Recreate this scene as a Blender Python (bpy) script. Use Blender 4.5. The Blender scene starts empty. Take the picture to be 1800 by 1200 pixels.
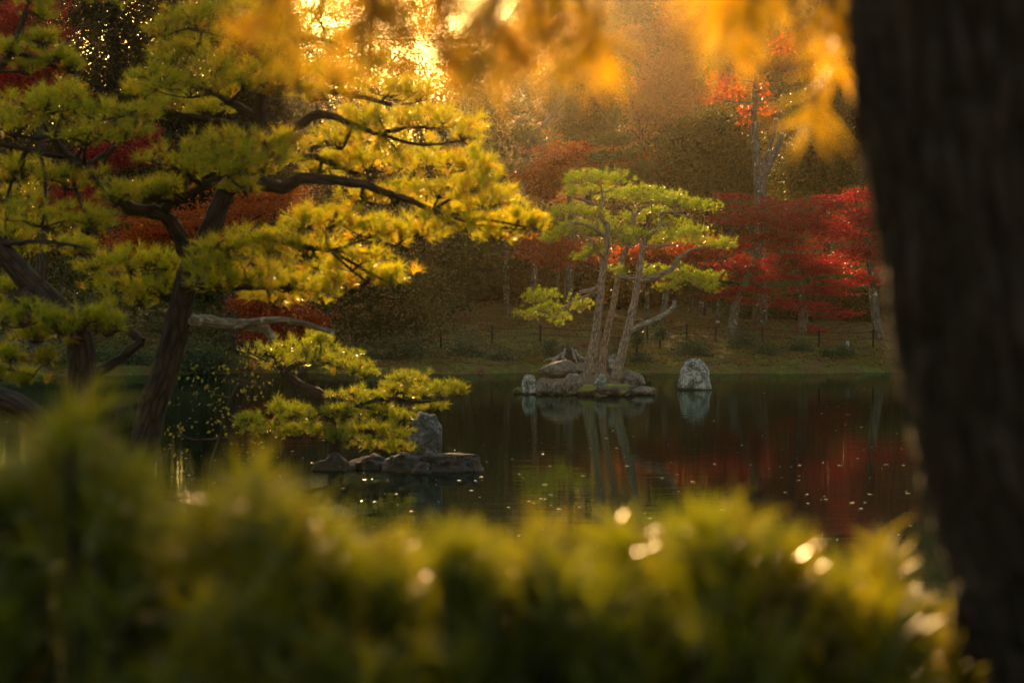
import bpy, math, random
import numpy as np
from mathutils import Vector, noise

rng = np.random.default_rng(7)
random.seed(7)
sc = bpy.context.scene
COL = sc.collection
R = math.radians

# ------------------------------------------------------------------ camera, sky, sun, exposure
FP = 3500.0                                   # focal length in pixels of the 1800 px wide photograph
CAM_H = 2.2
PITCH = math.atan(64.0 / FP)
cam_d = bpy.data.cameras.new('camera')
cam_d.sensor_width = 36.0
cam_d.lens = 36.0 * FP / 1800.0
cam_d.clip_start = 0.05
cam_d.clip_end = 4000
cam_d.dof.use_dof = True
cam_d.dof.focus_distance = 50.0
cam_d.dof.aperture_fstop = 3.0
cam_d.dof.aperture_blades = 0
cam = bpy.data.objects.new('camera', cam_d)
COL.objects.link(cam)
cam.location = (0, 0, CAM_H)
cam.rotation_euler = (R(90) - PITCH, 0, 0)
sc.camera = cam

SUN_EL, SUN_AZ = R(12.8), R(-5.5)             # azimuth from +Y towards +X
world = bpy.data.worlds.new('World'); sc.world = world
world.use_nodes = True
wn = world.node_tree.nodes; wl = world.node_tree.links
bgn = wn['Background']
sky = wn.new('ShaderNodeTexSky'); sky.sky_type = 'NISHITA'
sky.sun_disc = False
sky.sun_elevation = SUN_EL
sky.sun_rotation = SUN_AZ
sky.air_density = 2.0; sky.dust_density = 2.0; sky.ozone_density = 1.0
wl.new(sky.outputs[0], bgn.inputs[0]); bgn.inputs[1].default_value = 0.07
sun_d = bpy.data.lights.new('sun', 'SUN')
sun_d.energy = 5.0; sun_d.angle = R(0.55); sun_d.color = (1.0, 0.58, 0.21)
sun = bpy.data.objects.new('sun', sun_d); COL.objects.link(sun)
sd = Vector((math.sin(SUN_AZ) * math.cos(SUN_EL), math.cos(SUN_AZ) * math.cos(SUN_EL), math.sin(SUN_EL)))
sun.location = sd * 100
sun.rotation_euler = sd.to_track_quat('Z', 'Y').to_euler()
vs = sc.view_settings
vs.view_transform = 'Standard'; vs.look = 'None'; vs.gamma = 1.0; vs.use_curve_mapping = False
vs.exposure = 1.55
cy = sc.cycles
cy.max_bounces = 4; cy.diffuse_bounces = 2; cy.glossy_bounces = 2; cy.transmission_bounces = 3
cy.transparent_max_bounces = 6; cy.volume_bounces = 0
cy.sample_clamp_indirect = 3.0; cy.sample_clamp_direct = 0.0
cy.caustics_reflective = False; cy.caustics_refractive = False
cy.use_denoising = True


def W(px, py, Y):
    """point at depth Y seen at pixel (px, py) of the photograph"""
    dx = (px - 900) / FP; u = (600 - py) / FP
    dy = math.cos(PITCH) + u * math.sin(PITCH)
    dz = -math.sin(PITCH) + u * math.cos(PITCH)
    t = Y / dy
    return np.array((dx * t, Y, CAM_H + dz * t))


def WZ(px, py, z=0.0):
    """point on the level z seen at pixel (px, py)"""
    u = (600 - py) / FP
    dy = math.cos(PITCH) + u * math.sin(PITCH)
    dz = -math.sin(PITCH) + u * math.cos(PITCH)
    t = (z - CAM_H) / dz
    return np.array(((px - 900) / FP * t, dy * t, z))


# ------------------------------------------------------------------ materials
MATS = {}


def newmat(name):
    m = bpy.data.materials.new(name); m.use_nodes = True
    nt = m.node_tree; nt.nodes.clear()
    out = nt.nodes.new('ShaderNodeOutputMaterial')
    MATS[name] = m
    return m, nt.nodes, nt.links, out


def ramp(n, stops):
    r = n.new('ShaderNodeValToRGB')
    el = r.color_ramp.elements
    while len(el) < len(stops): el.new(0.5)
    for e, (p, c) in zip(el, stops):
        e.position = p; e.color = (c[0], c[1], c[2], 1)
    return r


def leaf_mat(name, stops, tr_gain=(2.2, 1.9, 1.0), tr=0.5, rough=0.35, spec=0.5):
    """leaf colour by the per-leaf 'tint' attribute; light also comes through the blade"""
    m, n, l, out = newmat(name)
    at = n.new('ShaderNodeAttribute'); at.attribute_name = 'tint'
    rp = ramp(n, stops); l.new(at.outputs['Fac'], rp.inputs[0])
    p = n.new('ShaderNodeBsdfPrincipled')
    l.new(rp.outputs[0], p.inputs['Base Color'])
    p.inputs['Roughness'].default_value = rough
    p.inputs['Specular IOR Level'].default_value = spec
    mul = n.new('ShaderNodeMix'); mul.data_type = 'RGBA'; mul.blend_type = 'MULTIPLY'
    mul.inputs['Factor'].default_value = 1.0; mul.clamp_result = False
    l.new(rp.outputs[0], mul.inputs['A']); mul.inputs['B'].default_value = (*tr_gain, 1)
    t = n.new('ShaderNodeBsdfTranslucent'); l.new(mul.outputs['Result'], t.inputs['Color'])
    mx = n.new('ShaderNodeMixShader'); mx.inputs[0].default_value = tr
    l.new(p.outputs[0], mx.inputs[1]); l.new(t.outputs[0], mx.inputs[2])
    l.new(mx.outputs[0], out.inputs[0])
    return m


PINE = [(0.0, (.040, .046, .012)), (0.10, (.042, .056, .012)), (0.16, (.030, .085, .008)), (0.55, (.046, .125, .009)), (1.0, (.085, .15, .010))]
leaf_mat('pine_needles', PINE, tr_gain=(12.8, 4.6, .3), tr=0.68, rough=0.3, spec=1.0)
leaf_mat('low_pine_needles', PINE, tr_gain=(9.5, 3.8, .3), tr=0.58, rough=0.3, spec=.8)  # PINE colours with weaker translucency, toned so this tree looks less sunlit
leaf_mat('island_needles', [(0, (.10, .055, .012)), (.08, (.13, .12, .012)), (.5, (.13, .20, .012)), (1, (.22, .28, .014))], tr_gain=(2.6, 2.4, .5), tr=0.5, rough=0.35)
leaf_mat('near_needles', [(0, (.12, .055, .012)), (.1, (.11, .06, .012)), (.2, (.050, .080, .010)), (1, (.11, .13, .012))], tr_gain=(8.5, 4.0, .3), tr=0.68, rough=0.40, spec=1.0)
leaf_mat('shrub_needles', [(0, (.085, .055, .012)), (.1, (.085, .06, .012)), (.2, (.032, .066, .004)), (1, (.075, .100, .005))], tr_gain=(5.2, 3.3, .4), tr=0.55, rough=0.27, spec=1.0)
leaf_mat('far_pine_needles', [(0, (.10, .06, .03)), (.3, (.05, .07, .025)), (1, (.09, .10, .03))], tr=0.4)
leaf_mat('maple_red', [(0, (.10, .012, .014)), (.5, (.20, .018, .018)), (1, (.33, .045, .020))], tr_gain=(2.4, 1.2, 1.0), tr=.5, rough=.5, spec=.3)
leaf_mat('maple_crimson', [(0, (.13, .012, .022)), (.5, (.25, .020, .032)), (1, (.36, .035, .030))], tr_gain=(2.4, 1.2, 1.0), tr=.5, rough=.5, spec=.3)
leaf_mat('maple_orange', [(0, (.16, .030, .010)), (.5, (.30, .065, .012)), (1, (.42, .14, .016))], tr_gain=(2.2, 1.6, 1.0), tr=.5, rough=.5, spec=.3)
leaf_mat('evergreen_dark', [(0, (.025, .035, .012)), (.6, (.050, .060, .018)), (1, (.10, .09, .022))], tr_gain=(2.2, 1.8, .8), tr=.35, rough=.5, spec=.2)
leaf_mat('evergreen_brown', [(0, (.032, .030, .014)), (.6, (.060, .055, .020)), (1, (.11, .088, .026))], tr_gain=(2, 1.6, .8), tr=.35, rough=.5, spec=.2)
leaf_mat('autumn_hill', [(0, (.08, .06, .025)), (.5, (.18, .10, .03)), (1, (.30, .15, .04))], tr_gain=(1.8, 1.5, 1), tr=.4, rough=.6, spec=.2)
leaf_mat('orange_hill', [(0, (.16, .07, .03)), (.5, (.30, .12, .045)), (1, (.40, .18, .06))], tr_gain=(2.3, 1.7, 1), tr=.5, rough=.6, spec=.2)
leaf_mat('shrub_leaves', [(0, (.025, .045, .020)), (.6, (.045, .075, .030)), (1, (.08, .10, .035))], tr=.3, rough=.3)
leaf_mat('sapling_leaves', [(0, (.10, .07, .012)), (.5, (.10, .12, .016)), (1, (.22, .17, .02))], tr_gain=(2, 1.8, .8), tr=.5)
leaf_mat('litter', [(0, (.06, .030, .014)), (.5, (.13, .060, .020)), (.8, (.10, .095, .022)), (1, (.20, .10, .025))], tr=.2, rough=.7, spec=.2)
leaf_mat('floating', [(0, (.18, .15, .11)), (1, (.44, .42, .37))], tr=.2, rough=.35, spec=.5)


def bark_mat(name, dark, light, lichen=None, scale=14.0, bump=0.6, lich_amt=.62):
    m, n, l, out = newmat(name)
    at = n.new('ShaderNodeAttribute'); at.attribute_name = 'bk'
    mp = n.new('ShaderNodeMapping'); mp.inputs['Scale'].default_value = (scale, scale, scale * .22)
    l.new(at.outputs['Vector'], mp.inputs[0])
    nz = n.new('ShaderNodeTexNoise'); nz.inputs['Scale'].default_value = 1.3; nz.inputs['Detail'].default_value = 5
    l.new(mp.outputs[0], nz.inputs['Vector'])
    vo = n.new('ShaderNodeTexVoronoi'); vo.feature = 'DISTANCE_TO_EDGE'; vo.inputs['Scale'].default_value = 1.6
    ad = n.new('ShaderNodeVectorMath'); ad.operation = 'ADD'
    sc_ = n.new('ShaderNodeVectorMath'); sc_.operation = 'SCALE'; sc_.inputs['Scale'].default_value = .55
    l.new(nz.outputs['Color'], sc_.inputs[0]); l.new(mp.outputs[0], ad.inputs[0]); l.new(sc_.outputs[0], ad.inputs[1])
    l.new(ad.outputs[0], vo.inputs['Vector'])
    h = n.new('ShaderNodeMath'); h.operation = 'MULTIPLY_ADD'
    mn = n.new('ShaderNodeMath'); mn.operation = 'MINIMUM'; mn.inputs[1].default_value = .32
    l.new(vo.outputs['Distance'], mn.inputs[0])
    l.new(mn.outputs[0], h.inputs[0]); h.inputs[1].default_value = 2.0; l.new(nz.outputs['Fac'], h.inputs[2])
    rp = ramp(n, [(.35, dark), (1.0, light)]); l.new(h.outputs[0], rp.inputs[0])
    col = rp.outputs[0]
    if lichen:
        n2 = n.new('ShaderNodeTexNoise'); n2.inputs['Scale'].default_value = scale * .9; n2.inputs['Detail'].default_value = 4
        l.new(at.outputs['Vector'], n2.inputs['Vector'])
        r2 = ramp(n, [(lich_amt, (0, 0, 0)), (lich_amt + .06, (1, 1, 1))]); l.new(n2.outputs['Fac'], r2.inputs[0])
        mx = n.new('ShaderNodeMix'); mx.data_type = 'RGBA'
        l.new(r2.outputs[0], mx.inputs['Factor']); l.new(col, mx.inputs['A']); mx.inputs['B'].default_value = (*lichen, 1)
        col = mx.outputs['Result']
    p = n.new('ShaderNodeBsdfPrincipled'); p.inputs['Roughness'].default_value = .85
    p.inputs['Specular IOR Level'].default_value = .25
    l.new(col, p.inputs['Base Color'])
    b = n.new('ShaderNodeBump'); b.inputs['Strength'].default_value = bump; b.inputs['Distance'].default_value = .03
    l.new(h.outputs[0], b.inputs['Height']); l.new(b.outputs[0], p.inputs['Normal'])
    l.new(p.outputs[0], out.inputs[0])
    return m


bark_mat('pine_bark', (.014, .010, .008), (.066, .044, .034))
bark_mat('island_bark', (.07, .052, .045), (.40, .30, .245), bump=.8, scale=16)
bark_mat('grey_bark', (.05, .045, .04), (.17, .155, .14), lichen=(.48, .47, .43), scale=7)
bark_mat('dark_bark', (.018, .013, .010), (.07, .052, .04), scale=8)
bark_mat('dead_wood', (.09, .075, .065), (.34, .30, .27), lichen=(.5, .49, .46), scale=18, lich_amt=.6)
bark_mat('near_bark', (.012, .009, .0095), (.052, .042, .042), scale=22, bump=1.0)


def stone_mat(name, dark, light, lichen, amt=.5, scale=6.0, moss=None):
    m, n, l, out = newmat(name)
    tc = n.new('ShaderNodeTexCoord')
    nz = n.new('ShaderNodeTexNoise'); nz.inputs['Scale'].default_value = scale; nz.inputs['Detail'].default_value = 8
    nz.inputs['Roughness'].default_value = .65
    l.new(tc.outputs['Object'], nz.inputs['Vector'])
    rp = ramp(n, [(.35, dark), (.65, light)]); l.new(nz.outputs['Fac'], rp.inputs[0])
    n2 = n.new('ShaderNodeTexNoise'); n2.inputs['Scale'].default_value = scale * .8; n2.inputs['Detail'].default_value = 9
    n2.inputs['Roughness'].default_value = .7
    l.new(tc.outputs['Object'], n2.inputs['Vector'])
    r2 = ramp(n, [(amt, (0, 0, 0)), (amt + .12, (.85, .85, .85))]); l.new(n2.outputs['Fac'], r2.inputs[0])
    mx = n.new('ShaderNodeMix'); mx.data_type = 'RGBA'
    l.new(r2.outputs[0], mx.inputs['Factor']); l.new(rp.outputs[0], mx.inputs['A']); mx.inputs['B'].default_value = (*lichen, 1)
    col = mx.outputs['Result']
    vc = n.new('ShaderNodeTexVoronoi'); vc.feature = 'DISTANCE_TO_EDGE'; vc.inputs['Scale'].default_value = scale * .55
    wv = n.new('ShaderNodeVectorMath'); wv.operation = 'MULTIPLY_ADD'; wv.inputs[1].default_value = (.35, .35, .35)
    l.new(nz.outputs['Color'], wv.inputs[0]); l.new(tc.outputs['Object'], wv.inputs[2]); l.new(wv.outputs[0], vc.inputs['Vector'])
    rc = ramp(n, [(.0, (.25, .25, .25)), (.05, (1, 1, 1))]); l.new(vc.outputs['Distance'], rc.inputs[0])
    n3 = n.new('ShaderNodeTexNoise'); n3.inputs['Scale'].default_value = scale * 5; n3.inputs['Detail'].default_value = 6
    l.new(tc.outputs['Object'], n3.inputs['Vector']); rd = ramp(n, [(.36, (.35, .35, .35)), (.52, (1, 1, 1))]); l.new(n3.outputs['Fac'], rd.inputs[0])
    for extra_ in (rc, rd):
        mm = n.new('ShaderNodeMix'); mm.data_type = 'RGBA'; mm.blend_type = 'MULTIPLY'; mm.inputs['Factor'].default_value = 1
        l.new(col, mm.inputs['A']); l.new(extra_.outputs[0], mm.inputs['B']); col = mm.outputs['Result']
    # wet algae line just above the water, at the stone's foot
    sp = n.new('ShaderNodeSeparateXYZ'); l.new(tc.outputs['Object'], sp.inputs[0])
    ma = n.new('ShaderNodeMath'); ma.operation = 'MULTIPLY_ADD'; ma.inputs[1].default_value = .12
    l.new(nz.outputs['Fac'], ma.inputs[0]); l.new(sp.outputs['Z'], ma.inputs[2])
    r3 = ramp(n, [(.08, (1, 1, 1)), (.13, (0, 0, 0))]); l.new(ma.outputs[0], r3.inputs[0])
    m3 = n.new('ShaderNodeMix'); m3.data_type = 'RGBA'
    l.new(r3.outputs[0], m3.inputs['Factor']); l.new(col, m3.inputs['A']); m3.inputs['B'].default_value = (.035, .028, .018, 1)
    col = m3.outputs['Result']
    if moss:
        ge = n.new('ShaderNodeNewGeometry'); s2 = n.new('ShaderNodeSeparateXYZ'); l.new(ge.outputs['Normal'], s2.inputs[0])
        m4 = n.new('ShaderNodeMath'); m4.operation = 'MULTIPLY_ADD'; m4.inputs[1].default_value = .5
        l.new(n2.outputs['Fac'], m4.inputs[0]); l.new(s2.outputs['Z'], m4.inputs[2])
        r4 = ramp(n, [(.45, (0, 0, 0)), (.75, (1, 1, 1))]); l.new(m4.outputs[0], r4.inputs[0])
        m5 = n.new('ShaderNodeMix'); m5.data_type = 'RGBA'
        l.new(r4.outputs[0], m5.inputs['Factor']); l.new(col, m5.inputs['A']); m5.inputs['B'].default_value = (*moss, 1)
        col = m5.outputs['Result']
    p = n.new('ShaderNodeBsdfPrincipled'); p.inputs['Roughness'].default_value = .8
    l.new(col, p.inputs['Base Color'])
    b = n.new('ShaderNodeBump'); b.inputs['Strength'].default_value = .7; b.inputs['Distance'].default_value = .03
    l.new(n2.outputs['Fac'], b.inputs['Height']); l.new(b.outputs[0], p.inputs['Normal'])
    l.new(p.outputs[0], out.inputs[0])
    return m


stone_mat('lichen_stone', (.07, .07, .068), (.26, .26, .25), (.52, .53, .52), .45)
stone_mat('brown_stone', (.10, .085, .075), (.26, .23, .20), (.38, .35, .31), .56)
stone_mat('dark_stone', (.016, .015, .015), (.055, .055, .055), (.15, .16, .16), .58)
stone_mat('mossy_stone', (.06, .055, .045), (.17, .16, .14), (.30, .30, .28), .60, moss=(.13, .15, .008))


def ground_mat(name, stops, scale=.9, fine=6.0, bump=.8):
    m, n, l, out = newmat(name)
    tc = n.new('ShaderNodeTexCoord')
    a = n.new('ShaderNodeTexNoise'); a.inputs['Scale'].default_value = scale; a.inputs['Detail'].default_value = 6
    a.inputs['Roughness'].default_value = .65
    f = n.new('ShaderNodeTexNoise'); f.inputs['Scale'].default_value = fine; f.inputs['Detail'].default_value = 5
    l.new(tc.outputs['Object'], a.inputs['Vector']); l.new(tc.outputs['Object'], f.inputs['Vector'])
    mi = n.new('ShaderNodeMath'); mi.operation = 'MULTIPLY_ADD'; mi.inputs[1].default_value = .62
    l.new(f.outputs['Fac'], mi.inputs[0]); l.new(a.outputs['Fac'], mi.inputs[2])
    su = n.new('ShaderNodeMath'); su.operation = 'SUBTRACT'; su.inputs[1].default_value = .31
    l.new(mi.outputs[0], su.inputs[0])
    rp = ramp(n, stops); l.new(su.outputs[0], rp.inputs[0])
    p = n.new('ShaderNodeBsdfPrincipled'); p.inputs['Roughness'].default_value = .95
    p.inputs['Specular IOR Level'].default_value = .15
    l.new(rp.outputs[0], p.inputs['Base Color'])
    b = n.new('ShaderNodeBump'); b.inputs['Strength'].default_value = bump; b.inputs['Distance'].default_value = .08
    l.new(f.outputs['Fac'], b.inputs['Height']); l.new(b.outputs[0], p.inputs['Normal'])
    l.new(p.outputs[0], out.inputs[0])
    return m


ground_mat('moss_ground', [(.30, (.05, .026, .012)), (.44, (.15, .075, .026)), (.53, (.085, .085, .018)), (.70, (.15, .16, .026))])
ground_mat('islet_earth', [(.3, (.09, .062, .045)), (.55, (.20, .145, .10)), (.75, (.25, .185, .13))], scale=2.5, fine=22, bump=.8)
ground_mat('wood_post', [(.3, (.02, .014, .010)), (.7, (.06, .045, .03))], scale=3, fine=20)
ground_mat('pale_post', [(.3, (.30, .34, .40)), (.7, (.45, .50, .56))], scale=3, fine=20, bump=.2)

m, n, l, out = newmat('pond_water')
tc = n.new('ShaderNodeTexCoord')
mp = n.new('ShaderNodeMapping'); mp.inputs['Scale'].default_value = (.5, 1.4, 1)
l.new(tc.outputs['Object'], mp.inputs[0])
nz = n.new('ShaderNodeTexNoise'); nz.inputs['Scale'].default_value = 1.6; nz.inputs['Detail'].default_value = 3
l.new(mp.outputs[0], nz.inputs['Vector'])
b = n.new('ShaderNodeBump'); b.inputs['Strength'].default_value = .055; b.inputs['Distance'].default_value = .06
l.new(nz.outputs['Fac'], b.inputs['Height'])
df = n.new('ShaderNodeBsdfDiffuse'); df.inputs['Color'].default_value = (.004, .012, .010, 1)
gl_ = n.new('ShaderNodeBsdfGlossy'); gl_.inputs['Color'].default_value = (.52, .70, .64, 1); gl_.inputs['Roughness'].default_value = .03
fz = n.new('ShaderNodeFresnel'); fz.inputs['IOR'].default_value = 1.33
mxw = n.new('ShaderNodeMixShader')
for t_ in (df, gl_, fz): l.new(b.outputs[0], t_.inputs['Normal'])
l.new(fz.outputs[0], mxw.inputs[0]); l.new(df.outputs[0], mxw.inputs[1]); l.new(gl_.outputs[0], mxw.inputs[2])
l.new(mxw.outputs[0], out.inputs[0])


# ------------------------------------------------------------------ mesh helpers
ROOTLOC = {}


def raw_mesh(name, V, F, tint=None, bk=None, smooth=False):
    """V (n,3); F (m,3) or (m,4) index array"""
    V = np.ascontiguousarray(V, np.float32); F = np.ascontiguousarray(F, np.int32)
    k = F.shape[1]
    me = bpy.data.meshes.new(name)
    me.vertices.add(len(V)); me.vertices.foreach_set('co', V.ravel())
    me.loops.add(F.size); me.loops.foreach_set('vertex_index', F.ravel())
    me.polygons.add(len(F))
    me.polygons.foreach_set('loop_start', np.arange(0, F.size, k, dtype=np.int32))
    me.polygons.foreach_set('loop_total', np.full(len(F), k, np.int32))
    if smooth:
        me.polygons.foreach_set('use_smooth', np.ones(len(F), bool))
    if tint is not None:
        a = me.attributes.new('tint', 'FLOAT', 'POINT'); a.data.foreach_set('value', np.ascontiguousarray(tint, np.float32))
    if bk is not None:
        a = me.attributes.new('bk', 'FLOAT_VECTOR', 'POINT'); a.data.foreach_set('vector', np.ascontiguousarray(bk, np.float32).ravel())
    me.update(); me.validate()
    return me


def thing(name, label, cat, loc, group=None):
    o = bpy.data.objects.new(name, None); COL.objects.link(o)
    o.empty_display_size = .2
    o.location = tuple(float(v) for v in loc)
    o['label'] = label; o['category'] = cat
    if group: o['group'] = group
    ROOTLOC[o.name] = np.array(o.location)
    return o


def part(name, geo, mat, parent, smooth=False):
    V, F = geo['V'], geo['F']
    me = raw_mesh(name, V - ROOTLOC[parent.name], F, geo.get('tint'), geo.get('bk'), smooth)
    me.materials.append(MATS[mat])
    o = bpy.data.objects.new(name, me); COL.objects.link(o); o.parent = parent
    ROOTLOC[o.name] = ROOTLOC[parent.name]
    return o


def single(name, geo, mat, label=None, cat=None, group=None, kind=None, loc=(0, 0, 0), smooth=False):
    loc = np.array(loc, float)
    me = raw_mesh(name, geo['V'] - loc, geo['F'], geo.get('tint'), geo.get('bk'), smooth)
    me.materials.append(MATS[mat])
    o = bpy.data.objects.new(name, me); COL.objects.link(o); o.location = tuple(loc)
    if label: o['label'] = label
    if cat: o['category'] = cat
    if group: o['group'] = group
    if kind: o['kind'] = kind
    return o


def join(geos):
    geos = [g for g in geos if g is not None and len(g['V'])]
    out = {}; off = 0; Fs = []
    for g in geos:
        Fs.append(g['F'] + off); off += len(g['V'])
    out['V'] = np.concatenate([g['V'] for g in geos]); out['F'] = np.concatenate(Fs)
    for k in ('tint', 'bk'):
        if k in geos[0]: out[k] = np.concatenate([g[k] for g in geos])
    return out


def spline(P, R_, step):
    """Catmull-Rom through P with radii R_"""
    P = np.asarray(P, float); R_ = np.asarray(R_, float)
    n = len(P)
    ext = np.vstack([2 * P[0] - P[1], P, 2 * P[-1] - P[-2]])
    pts, rad = [], []
    for i in range(n - 1):
        p0, p1, p2, p3 = ext[i:i + 4]
        k = max(2, int(np.linalg.norm(p2 - p1) / step))
        for j in range(k):
            t = j / k
            pts.append(.5 * ((2 * p1) + (-p0 + p2) * t + (2 * p0 - 5 * p1 + 4 * p2 - p3) * t * t + (-p0 + 3 * p1 - 3 * p2 + p3) * t ** 3))
            rad.append(R_[i] * (1 - t) + R_[i + 1] * t)
    pts.append(P[-1]); rad.append(R_[-1])
    return np.array(pts), np.array(rad)


def tube(P, R_, segs=8, step=.12, rough=.08, wob=0.0, cap=True, plate=0.0):
    pts, rad = spline(P, R_, step)
    n = len(pts)
    if wob:
        pts[1:-1] += rng.normal(0, 1, (n - 2, 3)) * (rad[1:-1, None] * wob)
    T = np.gradient(pts, axis=0); T /= np.linalg.norm(T, axis=1)[:, None] + 1e-9
    up = np.array((0.3, 1, 0.2)); N = np.zeros_like(T)
    v = np.cross(T[0], up); v /= np.linalg.norm(v); N[0] = v
    for i in range(1, n):
        v = N[i - 1] - T[i] * np.dot(N[i - 1], T[i]); N[i] = v / (np.linalg.norm(v) + 1e-9)
    B = np.cross(T, N)
    a = np.arange(segs) / segs * 2 * np.pi
    ca, sa = np.cos(a), np.sin(a)
    rr = rad[:, None] * (1 + rng.normal(0, rough, (n, segs)))
    if plate:
        L0 = np.concatenate([[0], np.cumsum(np.linalg.norm(np.diff(pts, axis=0), axis=1))])
        for i_ in range(n):
            for j_ in range(segs):
                q_ = Vector((ca[j_] * rad[i_] * 20, sa[j_] * rad[i_] * 20, L0[i_] * 5.5))
                q_ += Vector((noise.noise(q_ * .8), noise.noise(q_ * .8 + Vector((9, 0, 0))), 0)) * .6
                dd_ = noise.voronoi(q_)[0]
                rr[i_, j_] *= 1 + plate * (min(dd_[1] - dd_[0], .35) - .2) + plate * .5 * noise.noise(q_ * .3)
    V = pts[:, None] + rr[..., None] * (ca[None, :, None] * N[:, None] + sa[None, :, None] * B[:, None])
    L = np.concatenate([[0], np.cumsum(np.linalg.norm(np.diff(pts, axis=0), axis=1))]) + rng.random() * 9
    bk = np.stack([rad[:, None] * ca, rad[:, None] * sa, np.repeat(L[:, None], segs, 1)], -1)
    V = V.reshape(-1, 3); bk = bk.reshape(-1, 3)
    i = np.arange(n - 1)[:, None] * segs; j = np.arange(segs)[None]; j2 = (j + 1) % segs
    F = np.stack([i + j, i + j2, i + segs + j2, i + segs + j], -1).reshape(-1, 4)
    if cap:
        V = np.vstack([V, pts[-1] + T[-1] * rad[-1] * .5]); bk = np.vstack([bk, bk[-1]])
        e = (n - 1) * segs; c = len(V) - 1
        jj = np.arange(segs)
        F = np.vstack([F, np.stack([e + jj, e + (jj + 1) % segs, np.full(segs, c), np.full(segs, c)], -1)])
    return {'V': V, 'F': F, 'bk': bk}


def fix_quads(g):
    return g


def unit(v):
    return v / (np.linalg.norm(v, axis=-1, keepdims=True) + 1e-9)


def tufts(C, D, size, n, w, tint, a0=20, a1=78, shoot=.55):
    """brushes of needles: C centres, D shoot directions, size needle length"""
    N = len(C)
    D = unit(D)
    X = unit(np.cross(D, rng.normal(0, 1, (N, 3)))); Y = np.cross(D, X)
    ph = rng.random((N, n)) * 2 * np.pi
    al = np.radians(a0 + (a1 - a0) * rng.random((N, n)))
    dirs = D[:, None] * np.cos(al)[..., None] + (X[:, None] * np.cos(ph)[..., None] + Y[:, None] * np.sin(ph)[..., None]) * np.sin(al)[..., None]
    ln = size[:, None] * (.75 + .35 * rng.random((N, n)))
    base = C[:, None] + D[:, None] * ((rng.random((N, n)) - .5) * shoot * size[:, None])[..., None]
    side = unit(np.cross(dirs, rng.normal(0, 1, (N, n, 3))))
    hw = w * .5
    a = base + side * hw; b_ = base - side * hw; c = base + dirs * ln[..., None]
    V = np.stack([a, b_, c], 2).reshape(-1, 3)
    F = np.arange(len(V)).reshape(-1, 3)
    tt = np.clip(tint[:, None] + rng.normal(0, .07, (N, n)), 0, 1)
    return {'V': V, 'F': F, 'tint': np.repeat(tt.reshape(-1), 3)}


def curved_tufts(C, D, size, n, w, tint, a0=20, a1=78, shoot=.55):
    """as tufts(), each needle a bent, twisting strip of three lengths, for plants close to the lens"""
    N = len(C); D = unit(D)
    X = unit(np.cross(D, rng.normal(0, 1, (N, 3)))); Y = np.cross(D, X)
    ph = rng.random((N, n)) * 2 * np.pi; al = np.radians(a0 + (a1 - a0) * rng.random((N, n)))
    out = X[:, None] * np.cos(ph)[..., None] + Y[:, None] * np.sin(ph)[..., None]
    dirs = D[:, None] * np.cos(al)[..., None] + out * np.sin(al)[..., None]
    ln = (size[:, None] * (.75 + .35 * rng.random((N, n))))[..., None]
    base = C[:, None] + D[:, None] * ((rng.random((N, n)) - .5) * shoot * size[:, None])[..., None]
    s0 = unit(np.cross(dirs, rng.normal(0, 1, (N, n, 3)))); s1 = np.cross(dirs, s0)
    bend = out * .22 + rng.normal(0, .10, (N, n, 3)) + np.array((0, 0, -.05))
    tw = rng.normal(0, 1.0, (N, n, 1))
    rows = []
    for t, ww in ((0, .8), (.33, 1.0), (.66, .8), (1.0, .15)):
        p_ = base + dirs * ln * t + bend * ln * t * t
        sd_ = s0 * np.cos(tw * t) + s1 * np.sin(tw * t)
        rows += [p_ + sd_ * w * .5 * ww, p_ - sd_ * w * .5 * ww]
    V = np.stack(rows, 2).reshape(-1, 3)
    b_ = (np.arange(N * n) * 8)[:, None, None]
    F = (b_ + np.array([[0, 1, 3, 2], [2, 3, 5, 4], [4, 5, 7, 6]])[None]).reshape(-1, 4)
    tt = np.clip(tint[:, None] + rng.normal(0, .07, (N, n)), 0, 1)
    return {'V': V, 'F': F, 'tint': np.repeat(tt.reshape(-1), 8)}


def leaves(C, size, tint, flat=0.0, aspect=.6):
    N = len(C)
    nrm = unit(rng.normal(0, 1, (N, 3)) * np.array((1, 1, 1)) + np.array((0, 0, flat)))
    u = unit(np.cross(nrm, rng.normal(0, 1, (N, 3)))); v = np.cross(nrm, u)
    s = (size * (.6 + .7 * rng.random(N)))[:, None]
    V = np.stack([C - u * s * .5, C + v * s * aspect * .5 + nrm * s * .08, C + u * s * .5, C - v * s * aspect * .5 + nrm * s * .08], 1).reshape(-1, 3)
    F = np.arange(len(V)).reshape(-1, 4)
    return {'V': V, 'F': F, 'tint': np.repeat(np.clip(tint, 0, 1), 4)}


def ball(N):
    v = unit(rng.normal(0, 1, (N, 3)))
    return v


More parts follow.
